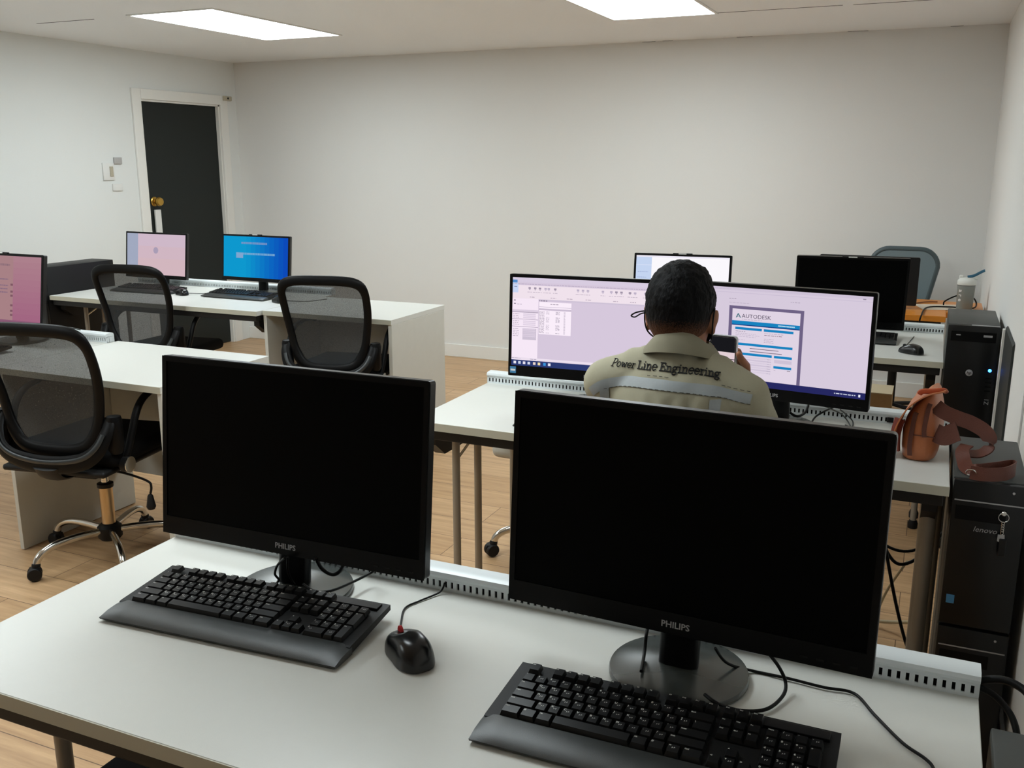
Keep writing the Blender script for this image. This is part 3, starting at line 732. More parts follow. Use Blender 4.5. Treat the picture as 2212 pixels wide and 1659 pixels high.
# ------------------------------------------------------------------ mice
def mouse(label, x, y, yaw, sc=1.0, cable_pts=None):
    r = thing('computer_mouse', label, 'mouse', (x, y, DESK_Z), yaw, 'black computer mice')
    L, Wd, H = .105 * sc, .060 * sc, .037 * sc
    bm = NB(); nu, nv = 24, 28; grid = []
    for i in range(nu + 1):
        ph = PI / 2 * i / nu
        ring = []
        for k in range(nv):
            a = 2 * PI * k / nv; ca, sa = math.cos(a), math.sin(a)
            ex = math.copysign(abs(ca) ** .8, ca); ey = math.copysign(abs(sa) ** .8, sa)
            rr = math.cos(ph) ** .55
            px = ex * Wd / 2 * rr * (1 - .12 * (ey > 0) * ey - .1 * math.exp(-((ey + .1) / .3) ** 2))
            py = ey * L / 2 * rr
            hz = H * (1 - .30 * max(0, ey) * 1.0)
            ring.append(bm.verts.new((px, py, .002 + math.sin(ph) * hz)))
        grid.append(ring)
    for a, b in zip(grid, grid[1:]):
        for k in range(nv): bm.faces.new((a[k], a[(k + 1) % nv], b[(k + 1) % nv], b[k]))
    bm.faces.new(grid[0][::-1]); bmesh.ops.remove_doubles(bm, verts=bm.verts, dist=1e-5)
    finish('shell', bm, M_mouse, r, True, 60)
    bm = NB(); lathe(bm, [(.006, -.003), (.008, -.002), (.008, .002), (.006, .003)], M=Matrix.Translation((0, L * .28, H * .72)) @ Matrix.Rotation(PI / 2, 4, 'Y'), n=18); finish('scroll_wheel', bm, M_red if 'nearest' in label else M_blackpl, r, True)
    if cable_pts:
        bm = NB(); inv = (Matrix.Translation((x, y, DESK_Z)) @ Matrix.Rotation(yaw, 4, 'Z')).inverted()
        cable(bm, [inv @ Vector(p) for p in cable_pts], .0017); finish('cord', bm, M_cab, r, True)
    return r
mouse('black mouse with a red wheel, beside the left keyboard on the nearest desk', -.698, 1.172, R(52), 1.12,
      [(-.738, 1.212, .752), (-.765, 1.262, .7425), (-.785, 1.31, .7425), (-.775, 1.345, .7425), (-.757, 1.385, .745), (-.752, 1.395, .76)])
mouse('small black mouse at the corner of the farthest right desk', -.052, 4.10, R(60), 1.0, [(-.085, 4.13, .75), (-.09, 4.17, .7425), (-.07, 4.30, .7425), (-.05, 4.5, .7425)])
mouse('small black mouse left of the keyboard before the blue screen', -3.98, 4.235, R(70), 1.0, [(-3.95, 4.25, .75), (-3.9, 4.31, .7425), (-3.85, 4.4, .7425)])
mouse('small black mouse right of the keyboard before the blue screen', -3.275, 4.215, R(70), 1.0, [(-3.24, 4.23, .75), (-3.15, 4.3, .7425), (-3.1, 4.42, .7425)])

# ------------------------------------------------------------------ loose cables on and under the desks
def lead(name, label, pts, r_, m=None, group=None):
    bm = NB(); cable(bm, pts, r_); return tag(finish(name, bm, m or M_cab, None, True, 60), label, 'cable', group)
def onz(u, v, z):
    a = (u - 1106); b = (v - 829.5); f = 2047.556
    dvec = _r * a + _d * b + _f * f; t = (z - 1.5) / dvec.z; p = Vector((0, 0, 1.5)) + dvec * t; return (p.x, p.y, z)
lead('power_cable', 'thin black cable winding over the nearest desk to its right front', [onz(1545, 1400, .80), onz(1570, 1432, .768), onz(1620, 1448, .744), onz(1700, 1465, .744), onz(1780, 1485, .744), onz(1845, 1498, .744), onz(1890, 1545, .744), onz(1950, 1605, .744), onz(2000, 1640, .744), onz(2018, 1665, .744), onz(2022, 1720, .744)], .0023)
lead('video_cable', 'black cable loop on the table right of the right monitor stand', [onz(1655, 1405, .80), onz(1682, 1440, .775), onz(1697, 1475, .755), onz(1690, 1505, .747), onz(1655, 1532, .745), onz(1600, 1535, .7455), onz(1550, 1520, .768), onz(1522, 1500, .772)], .0027)
lead('video_cable', 'black cable hanging left of the stand of the right monitor', [onz(1402, 1345, .83), onz(1396, 1372, .79), onz(1392, 1410, .766), onz(1385, 1450, .762)], .0027)
lead('video_cable', 'black cable sagging right of the left monitor neck', [onz(683, 1205, .835), onz(695, 1228, .81), onz(718, 1241, .80), onz(735, 1233, .81), onz(745, 1215, .835)], .0035)
lead('power_cable', 'black cable arching from under the left monitor over its round base', [onz(655, 1262, .775), onz(680, 1277, .77), onz(715, 1276, .77), onz(760, 1258, .765), onz(800, 1238, .765), onz(822, 1225, .785)], .0025)
lead('video_cable', 'thin black cable left of the left monitor neck', [onz(622, 1203, .835), onz(621, 1225, .81), onz(626, 1245, .785), onz(636, 1262, .767)], .0022)
lead('power_cable', 'thin looped black cable on the left side of the left monitor base', [onz(615, 1205, .835), onz(600, 1220, .80), onz(594, 1240, .78), onz(602, 1252, .766), onz(596, 1262, .766)], .0022)
# behind the person
lead('power_cable', 'thick black cable bundle below the document screen', [onz(1690, 872, .80), onz(1705, 890, .775), onz(1722, 899, .765), onz(1738, 892, .765), onz(1746, 876, .78)], .004)
lead('power_cable', 'black cable rising to the lower edge of the document screen', [onz(1752, 915, .744), onz(1762, 900, .75), onz(1782, 888, .765), onz(1800, 880, .80)], .0028)
lead('data_cable', 'grey cable curving down from the document screen to the desk', [onz(1778, 876, .81), onz(1815, 893, .765), onz(1830, 908, .7435), onz(1838, 922, .7435)], .002, M_pc)
lead('data_cable', 'second grey cable curving down beside the first one', [onz(1815, 885, .80), onz(1830, 897, .76), onz(1842, 910, .7435), onz(1840, 922, .7435), onz(1826, 918, .7435)], .002, M_pc)
# under desk at right
lead('power_cable', 'black cable drooping under the desk, running behind its tube leg', [(-.10, 2.75, .60), (-.07, 2.78, .45), (-.02, 2.8, .36), (.04, 2.82, .38), (.10, 2.85, .46)], .005)
lead('power_cable', 'black cable hanging steeply below the desk with the leather bag', [(-.08, 2.7, .62), (-.06, 2.72, .48), (-.03, 2.74, .34), (.0, 2.76, .22), (.03, 2.78, .12), (.05, 2.8, .08), (.09, 2.8, .07)], .005)
lead('power_cable', 'black cable crossing low between the tube legs', [(-.12, 2.8, .47), (-.05, 2.82, .40), (.02, 2.85, .385), (.09, 2.88, .43)], .0045)
lead('extension_cord', 'beige cable looping on the floor behind the tube leg', [(-.22, 3.05, .006), (-.10, 3.02, .006), (-.06, 2.92, .006), (-.1, 2.84, .006), (-.03, 2.80, .006), (.09, 2.82, .006)], .006, M_cabw)
lead('extension_cord', 'beige cable rising from the floor to the stacked computers', [(-.3, 3.1, .006), (-.15, 3.12, .008), (-.02, 3.1, .03), (.08, 3.02, .09)], .006, M_cabw)
lead('data_cable', 'thin beige cable hanging from the desk frame to the floor', [(.01, 2.9, .33), (-.04, 2.95, .2), (-.08, 3.0, .05), (-.14, 2.98, .006), (-.2, 2.9, .006)], .004, M_cabw)
lead('power_cable', 'thick black cables leaving the right end of the rail down to the computer', [(.116, 1.425, .757), (.15, 1.42, .768), (.178, 1.40, .765), (.19, 1.36, .75), (.195, 1.315, .70)], .006)
lead('power_cable', 'black cable below the thick one at the right end of the rail', [(.116, 1.42, .75), (.14, 1.41, .745), (.162, 1.385, .73), (.17, 1.36, .70), (.172, 1.335, .62)], .005)
lead('power_cable', 'black cable looping over the orange desk around the shaker bottle', [onz(1985, 700, .70), onz(1990, 682, .745), onz(2003, 664, .745), onz(2050, 663, .745), onz(2100, 666, .745), onz(2109, 655, .76), onz(2098, 640, .80), onz(2070, 638, .81), onz(2042, 650, .77), onz(2038, 658, .746)], .004)
lead('data_cable', 'thin brown wires lying beside the turned monitor on the orange desk', [onz(1978, 655, .744), onz(2000, 652, .744), onz(2025, 652, .744)], .003, mat('brown_wire', (120, 70, 40), .5))
lead('data_cable', 'grey cable end sticking up from the rail beside the dusky pink screen', [(-3.45, 2.90, .80), (-3.40, 2.93, .795), (-3.36, 2.95, .785)], .003, M_pc)

# ------------------------------------------------------------------ paper, bottle, box on the far right
bm = NB(); box(bm, (-.13, -.10, 0), (.13, .10, .0015)); o = finish('paper_sheet', bm, M_paper); o.location = (.07, 5.50, .7405); o.rotation_euler.z = R(15)
tag(o, 'sheet of paper under the shaker bottle on the orange desk', 'paper')
r = thing('shaker_bottle', 'translucent grey shaker bottle with a white lid and blue loop on the orange desk', 'bottle', (.166, 5.46, .742))
M_bot = mat('bottle_plastic', (128, 134, 130), .25, spec=.6); M_lid = mat('bottle_lid', (214, 216, 210), .4)
bm = NB(); lathe(bm, [(.036, 0), (.039, .004), (.043, .125), (.043, .128)], n=36); finish('body', bm, M_bot, r, True, 50)
bm = NB(); lathe(bm, [(.0445, .128), (.0455, .13), (.045, .15), (.036, .163), (.02, .168), (0, .169)], n=36); box(bm, (-.038, -.012, .150), (-.018, .012, .178), bev=.004); box(bm, (.014, -.014, .158), (.05, .014, .172), bev=.004); finish('lid', bm, M_lid, r, True, 50)
bm = NB(); lathe(bm, [(.0452, .1275), (.0452, .1300)], n=36); finish('seal_ring', bm, M_slot, r, True)
bm = NB(); sweep(bm, smoothpath([(.0, -.015, .172), (.03, -.018, .180), (.055, -.02, .196), (.072, -.02, .206), (.078, -.02, .208)], 4), .007, .002, ref=(0, 1, 0), n=8); finish('carry_loop', bm, mat('blue_loop', (40, 92, 118), .5), r, True)
bm = NB()
for k, ch in enumerate('are'):
    a = R(-125); rad = .0445
    z = .10 - .024 * k
    Mt = Matrix.Translation((rad * math.cos(a), rad * math.sin(a), z)) @ Matrix.Rotation(a + PI / 2, 4, 'Z') @ Matrix.Rotation(PI / 2, 4, 'X') @ Matrix.Rotation(-PI / 2, 4, 'Z')
    put_text(bm, ch, .03, Mt, 0, 'CENTER', bold=.02)
finish('lettering', bm, M_white, r)
r = thing('cardboard_box', 'brown cardboard box on the floor under the far desks, seen left of the leather bag', 'box', (-.277, 4.95, 0), R(0))
bm = NB(); box(bm, (-.15, -.10, 0), (.15, .10, .388), bev=.002); finish('carton', bm, M_card, r)
bm = NB(); prism(bm, [(-.15, .3885), (.15, .3885), (.15, .392), (-.15, .392)], -.10, .10); finish('flap', bm, mat('pale_card', (190, 176, 146), .8), r)

# ------------------------------------------------------------------ computers (towers)
def tower(name, label, x, y, z, w, h, d, kind, yaw=0.0, group='black desktop computer towers'):
    r = thing(name, label, 'computer', (x, y, z), yaw, group)
    bm = NB(); box(bm, (0, .02, 0), (w, d, h), bev=.003); finish('case', bm, M_blackpl if yaw == 0.0 and x < -3 else M_pc, r, True, 40)
    if kind == 'hp':
        bm = NB(); box(bm, (0, 0, .004), (w, .0195, h - .002), bev=.003); finish('front_panel', bm, M_pcf, r, True, 40)
        bm = NB(); box(bm, (.012, -.002, h - .062), (w - .012, 0, h - .024), bev=.0008); finish('disc_drive', bm, M_gloss, r)
        bm = NB(); box(bm, (.03, -.0028, h - .04), (.045, -.002, h - .036)); box(bm, (w - .055, -.0028, h - .042), (w - .025, -.002, h - .034)); finish('drive_marks', bm, M_silver, r)
        bm = NB(); box(bm, (w * .45, .0, h - .0015), (w - .004, .015, h + .0005)); finish('top_highlight_strip', bm, M_silver, r)
        zl = .719 - z
        bm = NB(); lathe(bm, [(.0125, 0), (.0125, .002), (.0115, .0025)], M=Matrix.Translation((.088, 0, zl)) @ Matrix.Rotation(PI / 2, 4, 'X'), n=28); lg = finish('emblem', bm, M_silver, r, True)
        bm = NB(); put_text(bm, 'hp', .016, Matrix.Translation((.088, -.0028, zl)) @ Matrix.Rotation(PI / 2, 4, 'X'), shear=.2, bold=.01); finish('emblem_lettering', bm, M_pcf, lg)
        bm = NB(); lathe(bm, [(.006, 0), (.006, .002), (0, .0025)], M=Matrix.Translation((.157, 0, .733 - z)) @ Matrix.Rotation(PI / 2, 4, 'X'), n=16); finish('power_light', bm, emat((40, 110, 255), 14), r)
        bm = NB()
        for k in range(4): box(bm, (.145, -.001, .70 - z - k * .016), (.166, 0, .705 - z - k * .016))
        finish('front_ports', bm, M_gloss, r)
        bm = NB(); put_text(bm, 'Z1', .022, Matrix.Translation((.158, -.0008, .613 - z)) @ Matrix.Rotation(PI / 2, 4, 'X') @ Matrix.Rotation(PI / 2, 4, 'Z')); finish('model_lettering', bm, M_silver, r)
        bm = NB(); box(bm, (.144, -.001, .505 - z), (.166, 0, .518 - z)); finish('processor_sticker', bm, M_blue, r)
    elif kind == 'lenovo':
        bm = NB(); box(bm, (0, 0, .004), (w, .0195, h - .002), bev=.005); finish('front_panel', bm, M_pcf, r, True, 40)
        bm = NB(); box(bm, (.006, -.0012, h - .053), (w - .006, 0, h - .050)); finish('silver_strip', bm, M_silver, r)
        bm = NB(); box(bm, (.01, -.0012, h - .10), (w - .04, 0, h - .064), bev=.0005); finish('disc_drive', bm, M_gloss, r)
        bm = NB(); put_text(bm, 'lenovo', .019, Matrix.Translation((w * .5, -.001, h - .12)) @ Matrix.Rotation(PI / 2, 4, 'X'), shear=.25, sx=1.0); finish('brand_lettering', bm, M_silver, r)
        bm = NB(); box(bm, (.012, -.001, .06), (.030, 0, .082)); finish('processor_sticker', bm, M_blue, r)
        bm = NB(); lathe(bm, [(.003, 0), (.003, .0015), (0, .002)], M=Matrix.Translation((w - .03, 0, h - .02)) @ Matrix.Rotation(PI / 2, 4, 'X'), n=10); finish('screw', bm, M_silver, r)
    else:
        bm = NB(); box(bm, (0, 0, .004), (w, .0195, h - .002), bev=.003); finish('front_panel', bm, M_pcf, r, True, 40)
        bm = NB()
        for k in range(3): box(bm, (.012, -.0015, h - .05 - k * .045), (w - .012, 0, h - .014 - k * .045), bev=.0006)
        finish('drive_covers', bm, M_gloss, r)
        bm = NB(); box(bm, (w * .6, -.002, h - .03), (w * .75, -.0014, h - .024)); finish('front_mark', bm, M_silver, r)
    return r
PCN = 'computer_tower'
tower(PCN, 'black computer with a glowing blue light and round emblem, farthest along the right wall', .072, 3.90, .451, .178, .449, .43, 'hp')
tower(PCN, 'lower black computer carrying the one with the blue light', .072, 3.90, 0, .178, .450, .43, 'plain')
tower(PCN, 'black computer with silver strip and blue sticker, upper of the stack under the bag strap', .092, 2.40, .381, .160, .379, .40, 'lenovo')
tower(PCN, 'black computer with silver strip, lower of the stack under the bag strap', .092, 2.40, 0, .160, .380, .40, 'lenovo')
tower(PCN, 'grey topped computer at the right end of the nearest desk, in the bottom corner', .131, .93, .381, .136, .36, .40, 'plain')
tower(PCN, 'lower computer under the grey topped one by the nearest desk', .131, .93, 0, .136, .380, .39, 'plain')
tower(PCN, 'black computer standing high at the left end of the desk with the pink screen', -4.845, 3.88, .471, .175, .43, .52, 'plain')
tower(PCN, 'lower black computer beside the left end of the desk with the pink screen', -4.845, 3.88, 0, .175, .47, .52, 'plain')
# dark board leaning on the right wall
r = thing('leaning_board', 'narrow dark board with a pale edge leaning against the right wall', 'board', (0, 0, 0))
bm = NB(); prism(bm, [(.2615, 0), (.2675, 0), (.2675, .915), (.2615, .905)], 3.46, 3.85); finish('panel', bm, mat('dark_board', (34, 37, 34), .6), r)
bm = NB(); box(bm, (.2535, 3.852, 0), (.2675, 3.875, .90), bev=.002); finish('edge_strip', bm, M_trim, r)
# keys on the upper lenovo
r = thing('key_bunch', 'bunch of keys on a ring hanging from the front of the stacked computer', 'keys', (.206, 2.395, .69))
bm = NB(); lathe(bm, [(.006, 0), (.006, .008), (.004, .01)], M=Matrix.Translation((0, 0.004, 0)) @ Matrix.Rotation(PI / 2, 4, 'X'), n=14); finish('lock_key', bm, M_chrome, r, True)
bm = NB(); sweep(bm, [(.011 * math.cos(2 * PI * k / 20), -.008, -.008 + .011 * math.sin(2 * PI * k / 20)) for k in range(20)], .0012, closed=True, n=6, ref=(0, 1, 0)); finish('ring', bm, M_chrome, r, True)
bm = NB()
for k in range(5): sweep(bm, [(.003 * math.cos(2 * PI * q / 8), -.008 + .001 * (k % 2), -.022 - k * .006 + .004 * math.sin(2 * PI * q / 8)) for q in range(8)], .0009, closed=True, n=5, ref=(0, 1, 0))
finish('chain', bm, M_chrome, r, True)
bm = NB(); prism(bm, [(-.008, -.052), (.006, -.05), (.008, -.066), (.004, -.07), (.004, -.094), (-.001, -.096), (-.002, -.07), (-.008, -.068)], -.008, -.006); finish('key_blade', bm, M_silver, r)
bm = NB(); box(bm, (-.004, -.010, -.105), (.012, -.004, -.06), bev=.002); finish('tag', bm, M_pcf, r)

# ------------------------------------------------------------------ leather bag
def ribbon(bm, pts, width, th, sub=8, side=None, mi=0):
    """flat strap: side vectors give its width direction at each control point"""
    P = smoothpath(pts, sub); Sd = smoothpath(side, sub); N = len(P); rings = []
    for i in range(N):
        t = (P[min(i + 1, N - 1)] - P[max(i - 1, 0)]).normalized(); s = Sd[i]; s = (s - t * s.dot(t)).normalized(); n = t.cross(s)
        w = width / 2; rings.append([bm.verts.new(P[i] + s * a + n * b) for a, b in ((-w, -th), (w, -th), (w, th), (-w, th))])
    for a, b in zip(rings, rings[1:]):
        for k in range(4): bm.faces.new((a[k], a[(k + 1) % 4], b[(k + 1) % 4], b[k])).material_index = mi
    bm.faces.new(rings[0][::-1]).material_index = mi; bm.faces.new(rings[-1]).material_index = mi
M_lea = mat('brown_leather', (176, 102, 60), .42, spec=.5, noise=.12, nscale=40, bump=.3, bscale=400)
M_lead = mat('dark_leather', (92, 50, 38), .5, spec=.4, noise=.1, nscale=50, bump=.3, bscale=400)
r = thing('leather_bag', 'brown leather shoulder bag standing on the right end of the desk', 'bag', (.014, 2.66, DESK_Z), R(-6))
r.scale = (1.1, 1.0, 1.08)
bm = NB(); rings = []
zs = [(0, .030, .080, 0), (.006, .037, .090, 0), (.03, .040, .095, 0), (.07, .042, .095, .001), (.10, .038, .092, .004), (.125, .030, .088, .008), (.145, .021, .082, .012), (.160, .013, .075, .016), (.166, .006, .07, .018)]
n = 28
for z, a, b, ox in zs:
    ring = []
    for k in range(n):
        t = 2 * PI * k / n; c, s = math.cos(t), math.sin(t); c = math.copysign(abs(c) ** .6, c); s = math.copysign(abs(s) ** .6, s)
        ring.append(bm.verts.new((a * c + ox, b * s, z)))
    rings.append(ring)
for A, B in zip(rings, rings[1:]):
    for k in range(n): bm.faces.new((A[k], A[(k + 1) % n], B[(k + 1) % n], B[k]))
bm.faces.new(rings[0][::-1]); bm.faces.new(rings[-1]); finish('bag_body', bm, M_lea, r, True, 60)
bm = NB(); ribbon(bm, [(.022, -.03, .168), (-.004, -.045, .155), (-.028, -.055, .13), (-.046, -.06, .09), (-.052, -.06, .055)], .13, .0015, side=[(0, 1, 0)] * 5)
ribbon(bm, [(-.056, -.05, .06), (-.060, -.05, .03), (-.058, -.05, .012)], .09, .003, side=[(0, 1, 0)] * 3); finish('flap', bm, M_lea, r, True, 60)
bm = NB(); ribbon(bm, [(-.044, -.086, .10), (-.05, -.09, .06), (-.048, -.088, .02)], .022, .004, side=[(1, -.4, 0)] * 3); finish('side_pocket', bm, mat('red_brown_leather', (112, 44, 30), .45, bump=.3, bscale=400), r, True, 60)
for x, z0, z1, nm in ((-.018, .015, .12, 'zip'), (.010, .065, .145, 'zip')):
    bm = NB(); ribbon(bm, [(x + .004, -.0955 - .002, z0), (x + .002, -.099, (z0 + z1) / 2 - .02), (x + .006, -.096 + .004, z1 - .012), (x + .009, -.087, z1)], .010, .0012, side=[(1, 0, 0)] * 4); finish(nm, bm, M_lead, r, True)
bm = NB(); box(bm, (-.018, -.0985, .066), (.036, -.0955, .068)); finish('seam', bm, M_lead, r)
bm = NB(); sweep(bm, smoothpath([(-.008, -.075, .164), (-.002, -.078, .171), (.02, -.078, .174), (.042, -.074, .178), (.046, -.06, .172)], 4), .0065, .0045, ref=(0, 1, 0), n=8); finish('carry_handle', bm, mat('tan_leather', (166, 74, 40), .4), r, True)
bm = NB()
ribbon(bm, [(.030, -.08, .14), (.05, -.085, .128), (.08, -.085, .118), (.11, -.08, .108), (.14, -.08, .09), (.152, -.09, .065), (.135, -.10, .045), (.105, -.10, .04)], .034, .0014, side=[(0, .2, 1), (0, .2, 1), (0, .2, 1), (0, .3, 1), (0, .5, 1), (0, .8, .8), (0, 1, .4), (0, 1, .2)])
ribbon(bm, [(.036, -.08, .075), (.055, -.09, .072), (.075, -.095, .085), (.083, -.098, .09)], .045, .0016, side=[(0, .2, 1)] * 4)
ribbon(bm, [(.105, -.10, .06), (.098, -.12, .05), (.105, -.15, .035), (.115, -.19, .030), (.135, -.215, .034), (.17, -.20, .040), (.200, -.16, .040), (.208, -.18, .040), (.19, -.225, .038), (.155, -.245, .036), (.125, -.245, .036)], .030, .0014,
       side=[(1, 0, .2), (1, 0, .4), (1, 0, .4), (.8, .3, .6), (.3, .3, 1), (0, .2, 1), (0, .2, 1), (0, .2, 1), (0, .2, 1), (0, .2, 1), (0, .2, 1)])
finish('shoulder_strap', bm, M_lead, r, True, 50, label='dark brown folded shoulder strap')
bm = NB(); sweep(bm, [(.127 + .010 * math.cos(2 * PI * k / 16), -.247 - .004 * math.sin(2 * PI * k / 16), .036 + .008 * math.sin(2 * PI * k / 16)) for k in range(16)], .0014, closed=True, n=6, ref=(0, 1, 0)); finish('buckle', bm, M_chrome, r, True)

# ------------------------------------------------------------------ office chairs
def chair_parts(label, loc, yaw, star=-117, group='black mesh office chairs', net=None, lum=None):
    r = thing('office_chair', label, 'chair', loc, yaw, group); pl = M_chairp
    def yb(z):
        t = (z - .49) / .46; return -.245 + .035 * math.sin(min(1, max(0, t * 1.1)) * PI * .8) - .085 * max(0, t) ** 1.5
    # outline of the back (x, z), upper corners round, narrowing downwards
    half = [(0, .947), (.09, .946), (.155, .940), (.194, .922), (.210, .888), (.212, .84), (.208, .77), (.198, .70), (.186, .63), (.168, .57), (.134, .525), (.08, .506), (0, .502)]
    loop = half + [(-x, z) for x, z in half[-2:0:-1]]
    P = smoothpath([(x, 0, z) for x, z in loop], 4, True); P = [Vector((p.x, yb(p.z), p.z)) for p in P]
    bm = NB(); ra = [.016 + .006 * max(0, (.62 - p.z) / .12) for p in P]
    sweep(bm, P, .011, ra, ref=(0, 1, 0), n=10, closed=True)   # swapped axes: ref is thickness
    bm.free(); bm = NB()
    # band section: wide in the plane of the back, thin front to back
    N = len(P); rings = []
    for i, p in enumerate(P):
        t = (P[(i + 1) % N] - P[i - 1]).normalized(); o_ = t.cross(Vector((0, 1, 0))).normalized(); th = o_.cross(t)
        w = .020 + .006 * max(0, min(1, (.62 - p.z) / .05)) + .004 * max(0, min(1, (p.z - .88) / .04))
        rings.append([bm.verts.new(p + o_ * w * math.cos(a) + th * .012 * math.sin(a)) for a in [2 * PI * k / 12 for k in range(12)]])
    for i in range(N):
        A, B = rings[i], rings[(i + 1) % N]
        for k in range(12): bm.faces.new((A[k], A[(k + 1) % 12], B[(k + 1) % 12], B[k]))
    finish('back_frame', bm, pl, r, True, 60)
    # net
    bm = NB(); rows = []
    zz = [.512 + (.938 - .512) * k / 20 for k in range(21)]
    for z in zz:
        xs = [abs(p.x) for p in P if abs(p.z - z) < .016] or [.1]; hw = max(xs) - .004
        if z < .53: hw = .11
        if z > .93: hw = .16
        rows.append([bm.verts.new((hw * (k / 8 - 1), yb(z) + .02 * (1 - (k / 8 - 1) ** 2) * .8, z)) for k in range(17)])
    for A, B in zip(rows, rows[1:]):
        for k in range(16): bm.faces.new((A[k], A[k + 1], B[k + 1], B[k]))
    finish('back_net', bm, net or M_net, r, True, 80)
    # lumbar loop behind the lower back and end caps
    bm = NB(); Lp = smoothpath([(-.222, -.225, .625), (-.222, -.25, .58), (-.195, -.275, .52), (-.13, -.285, .480), (0, -.29, .464), (.13, -.285, .480), (.195, -.275, .52), (.222, -.25, .58), (.222, -.225, .625)], 5)
    rings = []; N = len(Lp)
    for i, p in enumerate(Lp):
        t = (Lp[min(i + 1, N - 1)] - Lp[max(i - 1, 0)]).normalized(); o_ = t.cross(Vector((0, 1, 0))).normalized(); th = o_.cross(t)
        w = .034 - .012 * abs(i / (N - 1) * 2 - 1)
        rings.append([bm.verts.new(p + o_ * w * math.cos(a) + th * .010 * math.sin(a)) for a in [2 * PI * k / 12 for k in range(12)]])
    for A, B in zip(rings, rings[1:]):
        for k in range(12): bm.faces.new((A[k], A[(k + 1) % 12], B[(k + 1) % 12], B[k]))
    bm.faces.new(rings[0]); bm.faces.new(rings[-1]); finish('lumbar_loop', bm, pl, r, True, 60)
    bm = NB(); q = Lp[6:-6]; sweep(bm, [p + Vector((0, -.010, .012)) for p in q], .009, .004, ref=(0, 1, 0), n=8); finish('lumbar_sheen', bm, M_chairg, r, True, 60, label='grey strip painted as sheen on the lumbar loop')  # highlight of the black loop put in as a grey strip
    for s in (-1, 1):
        bm = NB(); lathe(bm, [(.018, 0), (.027, .015), (.028, .12), (.024, .135), (0, .14)], (s * .228, -.212, .50), 16); c = finish('arm_socket', bm, pl, r, True)
        bm = NB(); sweep(bm, smoothpath([(s * .215, -.20, .455), (s * .240, -.18, .48), (s * .250, -.15, .56), (s * .254, -.115, .635), (s * .254, -.06, .675), (s * .252, .04, .69), (s * .248, .14, .688), (s * .244, .18, .675)], 5), .014, [.012] * 36, ref=(0, 0, 1), n=10)
        finish('armrest', bm, pl, r, True, 60)
    bm = NB(); box(bm, (-.235, -.235, .445), (.235, .235, .505), bev=.028, seg=4)
    for v in bm.verts:
        v.co.x *= 1 - .10 * max(0, (v.co.y) / .24); v.co.z -= .012 * max(0, v.co.y / .24) ** 2
    finish('seat', bm, M_fab, r, True, 60)
    bm = NB(); box(bm, (-.21, -.27, .42), (.21, .12, .4445), bev=.01); box(bm, (-.09, -.16, .37), (.09, .1, .42), bev=.012); sweep(bm, smoothpath([(0, -.14, .40), (0, -.26, .41), (0, -.30, .455)], 5), .05, .012, ref=(0, 0, 1), n=10)
    finish('seat_mechanism', bm, M_blackpl, r, True, 50)
    bm = NB(); lathe(bm, [(.022, 0), (.028, .004), (.028, .026), (.022, .03), (0, .031)], M=Matrix.Translation((.232, -.19, .455)) @ Matrix.Rotation(PI / 2, 4, 'Y'), n=24)
    k_ = finish('tilt_knob', bm, M_blackpl, r, True)
    bm = NB(); lathe(bm, [(.0255, 0), (.029, .001), (.029, .004), (.0255, .005)], M=Matrix.Translation((.259, -.19, .455)) @ Matrix.Rotation(PI / 2, 4, 'Y'), n=24); finish('knob_ring', bm, M_chrome, k_, True)
    bm = NB(); cable(bm, [(.09, -.10, .395), (.20, -.12, .39), (.29, -.14, .378), (.305, -.145, .36), (.30, -.145, .335)], .0045); lv = finish('height_lever', bm, M_blackpl, r, True)
    bm = NB(); lathe(bm, [(.012, -.05), (.017, -.04), (.010, 0), (.006, .006)], (.298, -.145, .325), 14); finish('lever_grip', bm, M_blackpl, lv, True)
    bm = NB(); lathe(bm, [(.014, .29), (.014, .375)], n=18)
    for z in (.31, .325, .34): lathe(bm, [(.0155, z), (.0155, z + .003)], n=18)
    finish('gas_piston', bm, M_chrome, r, True)
    bm = NB(); lathe(bm, [(.025, .12), (.025, .29)], n=24); gl = finish('gas_sleeve', bm, mat_sleeve, r, True)
    bm = NB(); lathe(bm, [(.029, .285), (.030, .29), (.030, .30), (.024, .303)], n=24); finish('collar', bm, M_blackpl, gl, True)
    bm = NB(); lathe(bm, [(.036, .075), (.045, .085), (.045, .125), (.034, .135), (.028, .14)], n=28); finish('hub', bm, M_blackpl, r, True, 45)
    for k in range(5):
        a = R(star + 72 * k); dx, dy = math.cos(a), math.sin(a)
        def P3(rad, z): return (dx * rad, dy * rad, z)
        bm = NB(); path = smoothpath([P3(.035, .112), P3(.12, .118), P3(.20, .115), P3(.25, .100), P3(.275, .080), P3(.285, .058)], 5)
        sweep(bm, path, [.014] * len(path), [.013] * len(path), ref=(-dy, dx, 0), n=12); lg = finish('leg', bm, M_chrome, r, True, 60)
        bm = NB(); Mw = Matrix.Translation(P3(.293, .027)) @ Matrix.Rotation(a + R(25 * (k % 3 - 1)), 4, 'Z') @ Matrix.Rotation(PI / 2, 4, 'X')
        for s in (-1, 1): lathe(bm, [(.0, s * .012 - .009), (.022, s * .012 - .009), (.0255, s * .012 - .005), (.0255, s * .012 + .005), (.022, s * .012 + .009), (0, s * .012 + .009)], M=Mw, n=22)
        lathe(bm, [(.014, .045), (.016, .06), (.012, .066)], P3(.285, 0), 12)
        box(bm, (-.018, -.02, .035), (.016, .02, .052), bev=.006, M=Matrix.Translation(P3(.29, 0)) @ Matrix.Rotation(a, 4, 'Z'))
        finish('caster', bm, M_blackpl, lg, True, 45)
    return r
mat_sleeve = mat('brushed_sleeve', (205, 178, 140), .3, metal=.9)
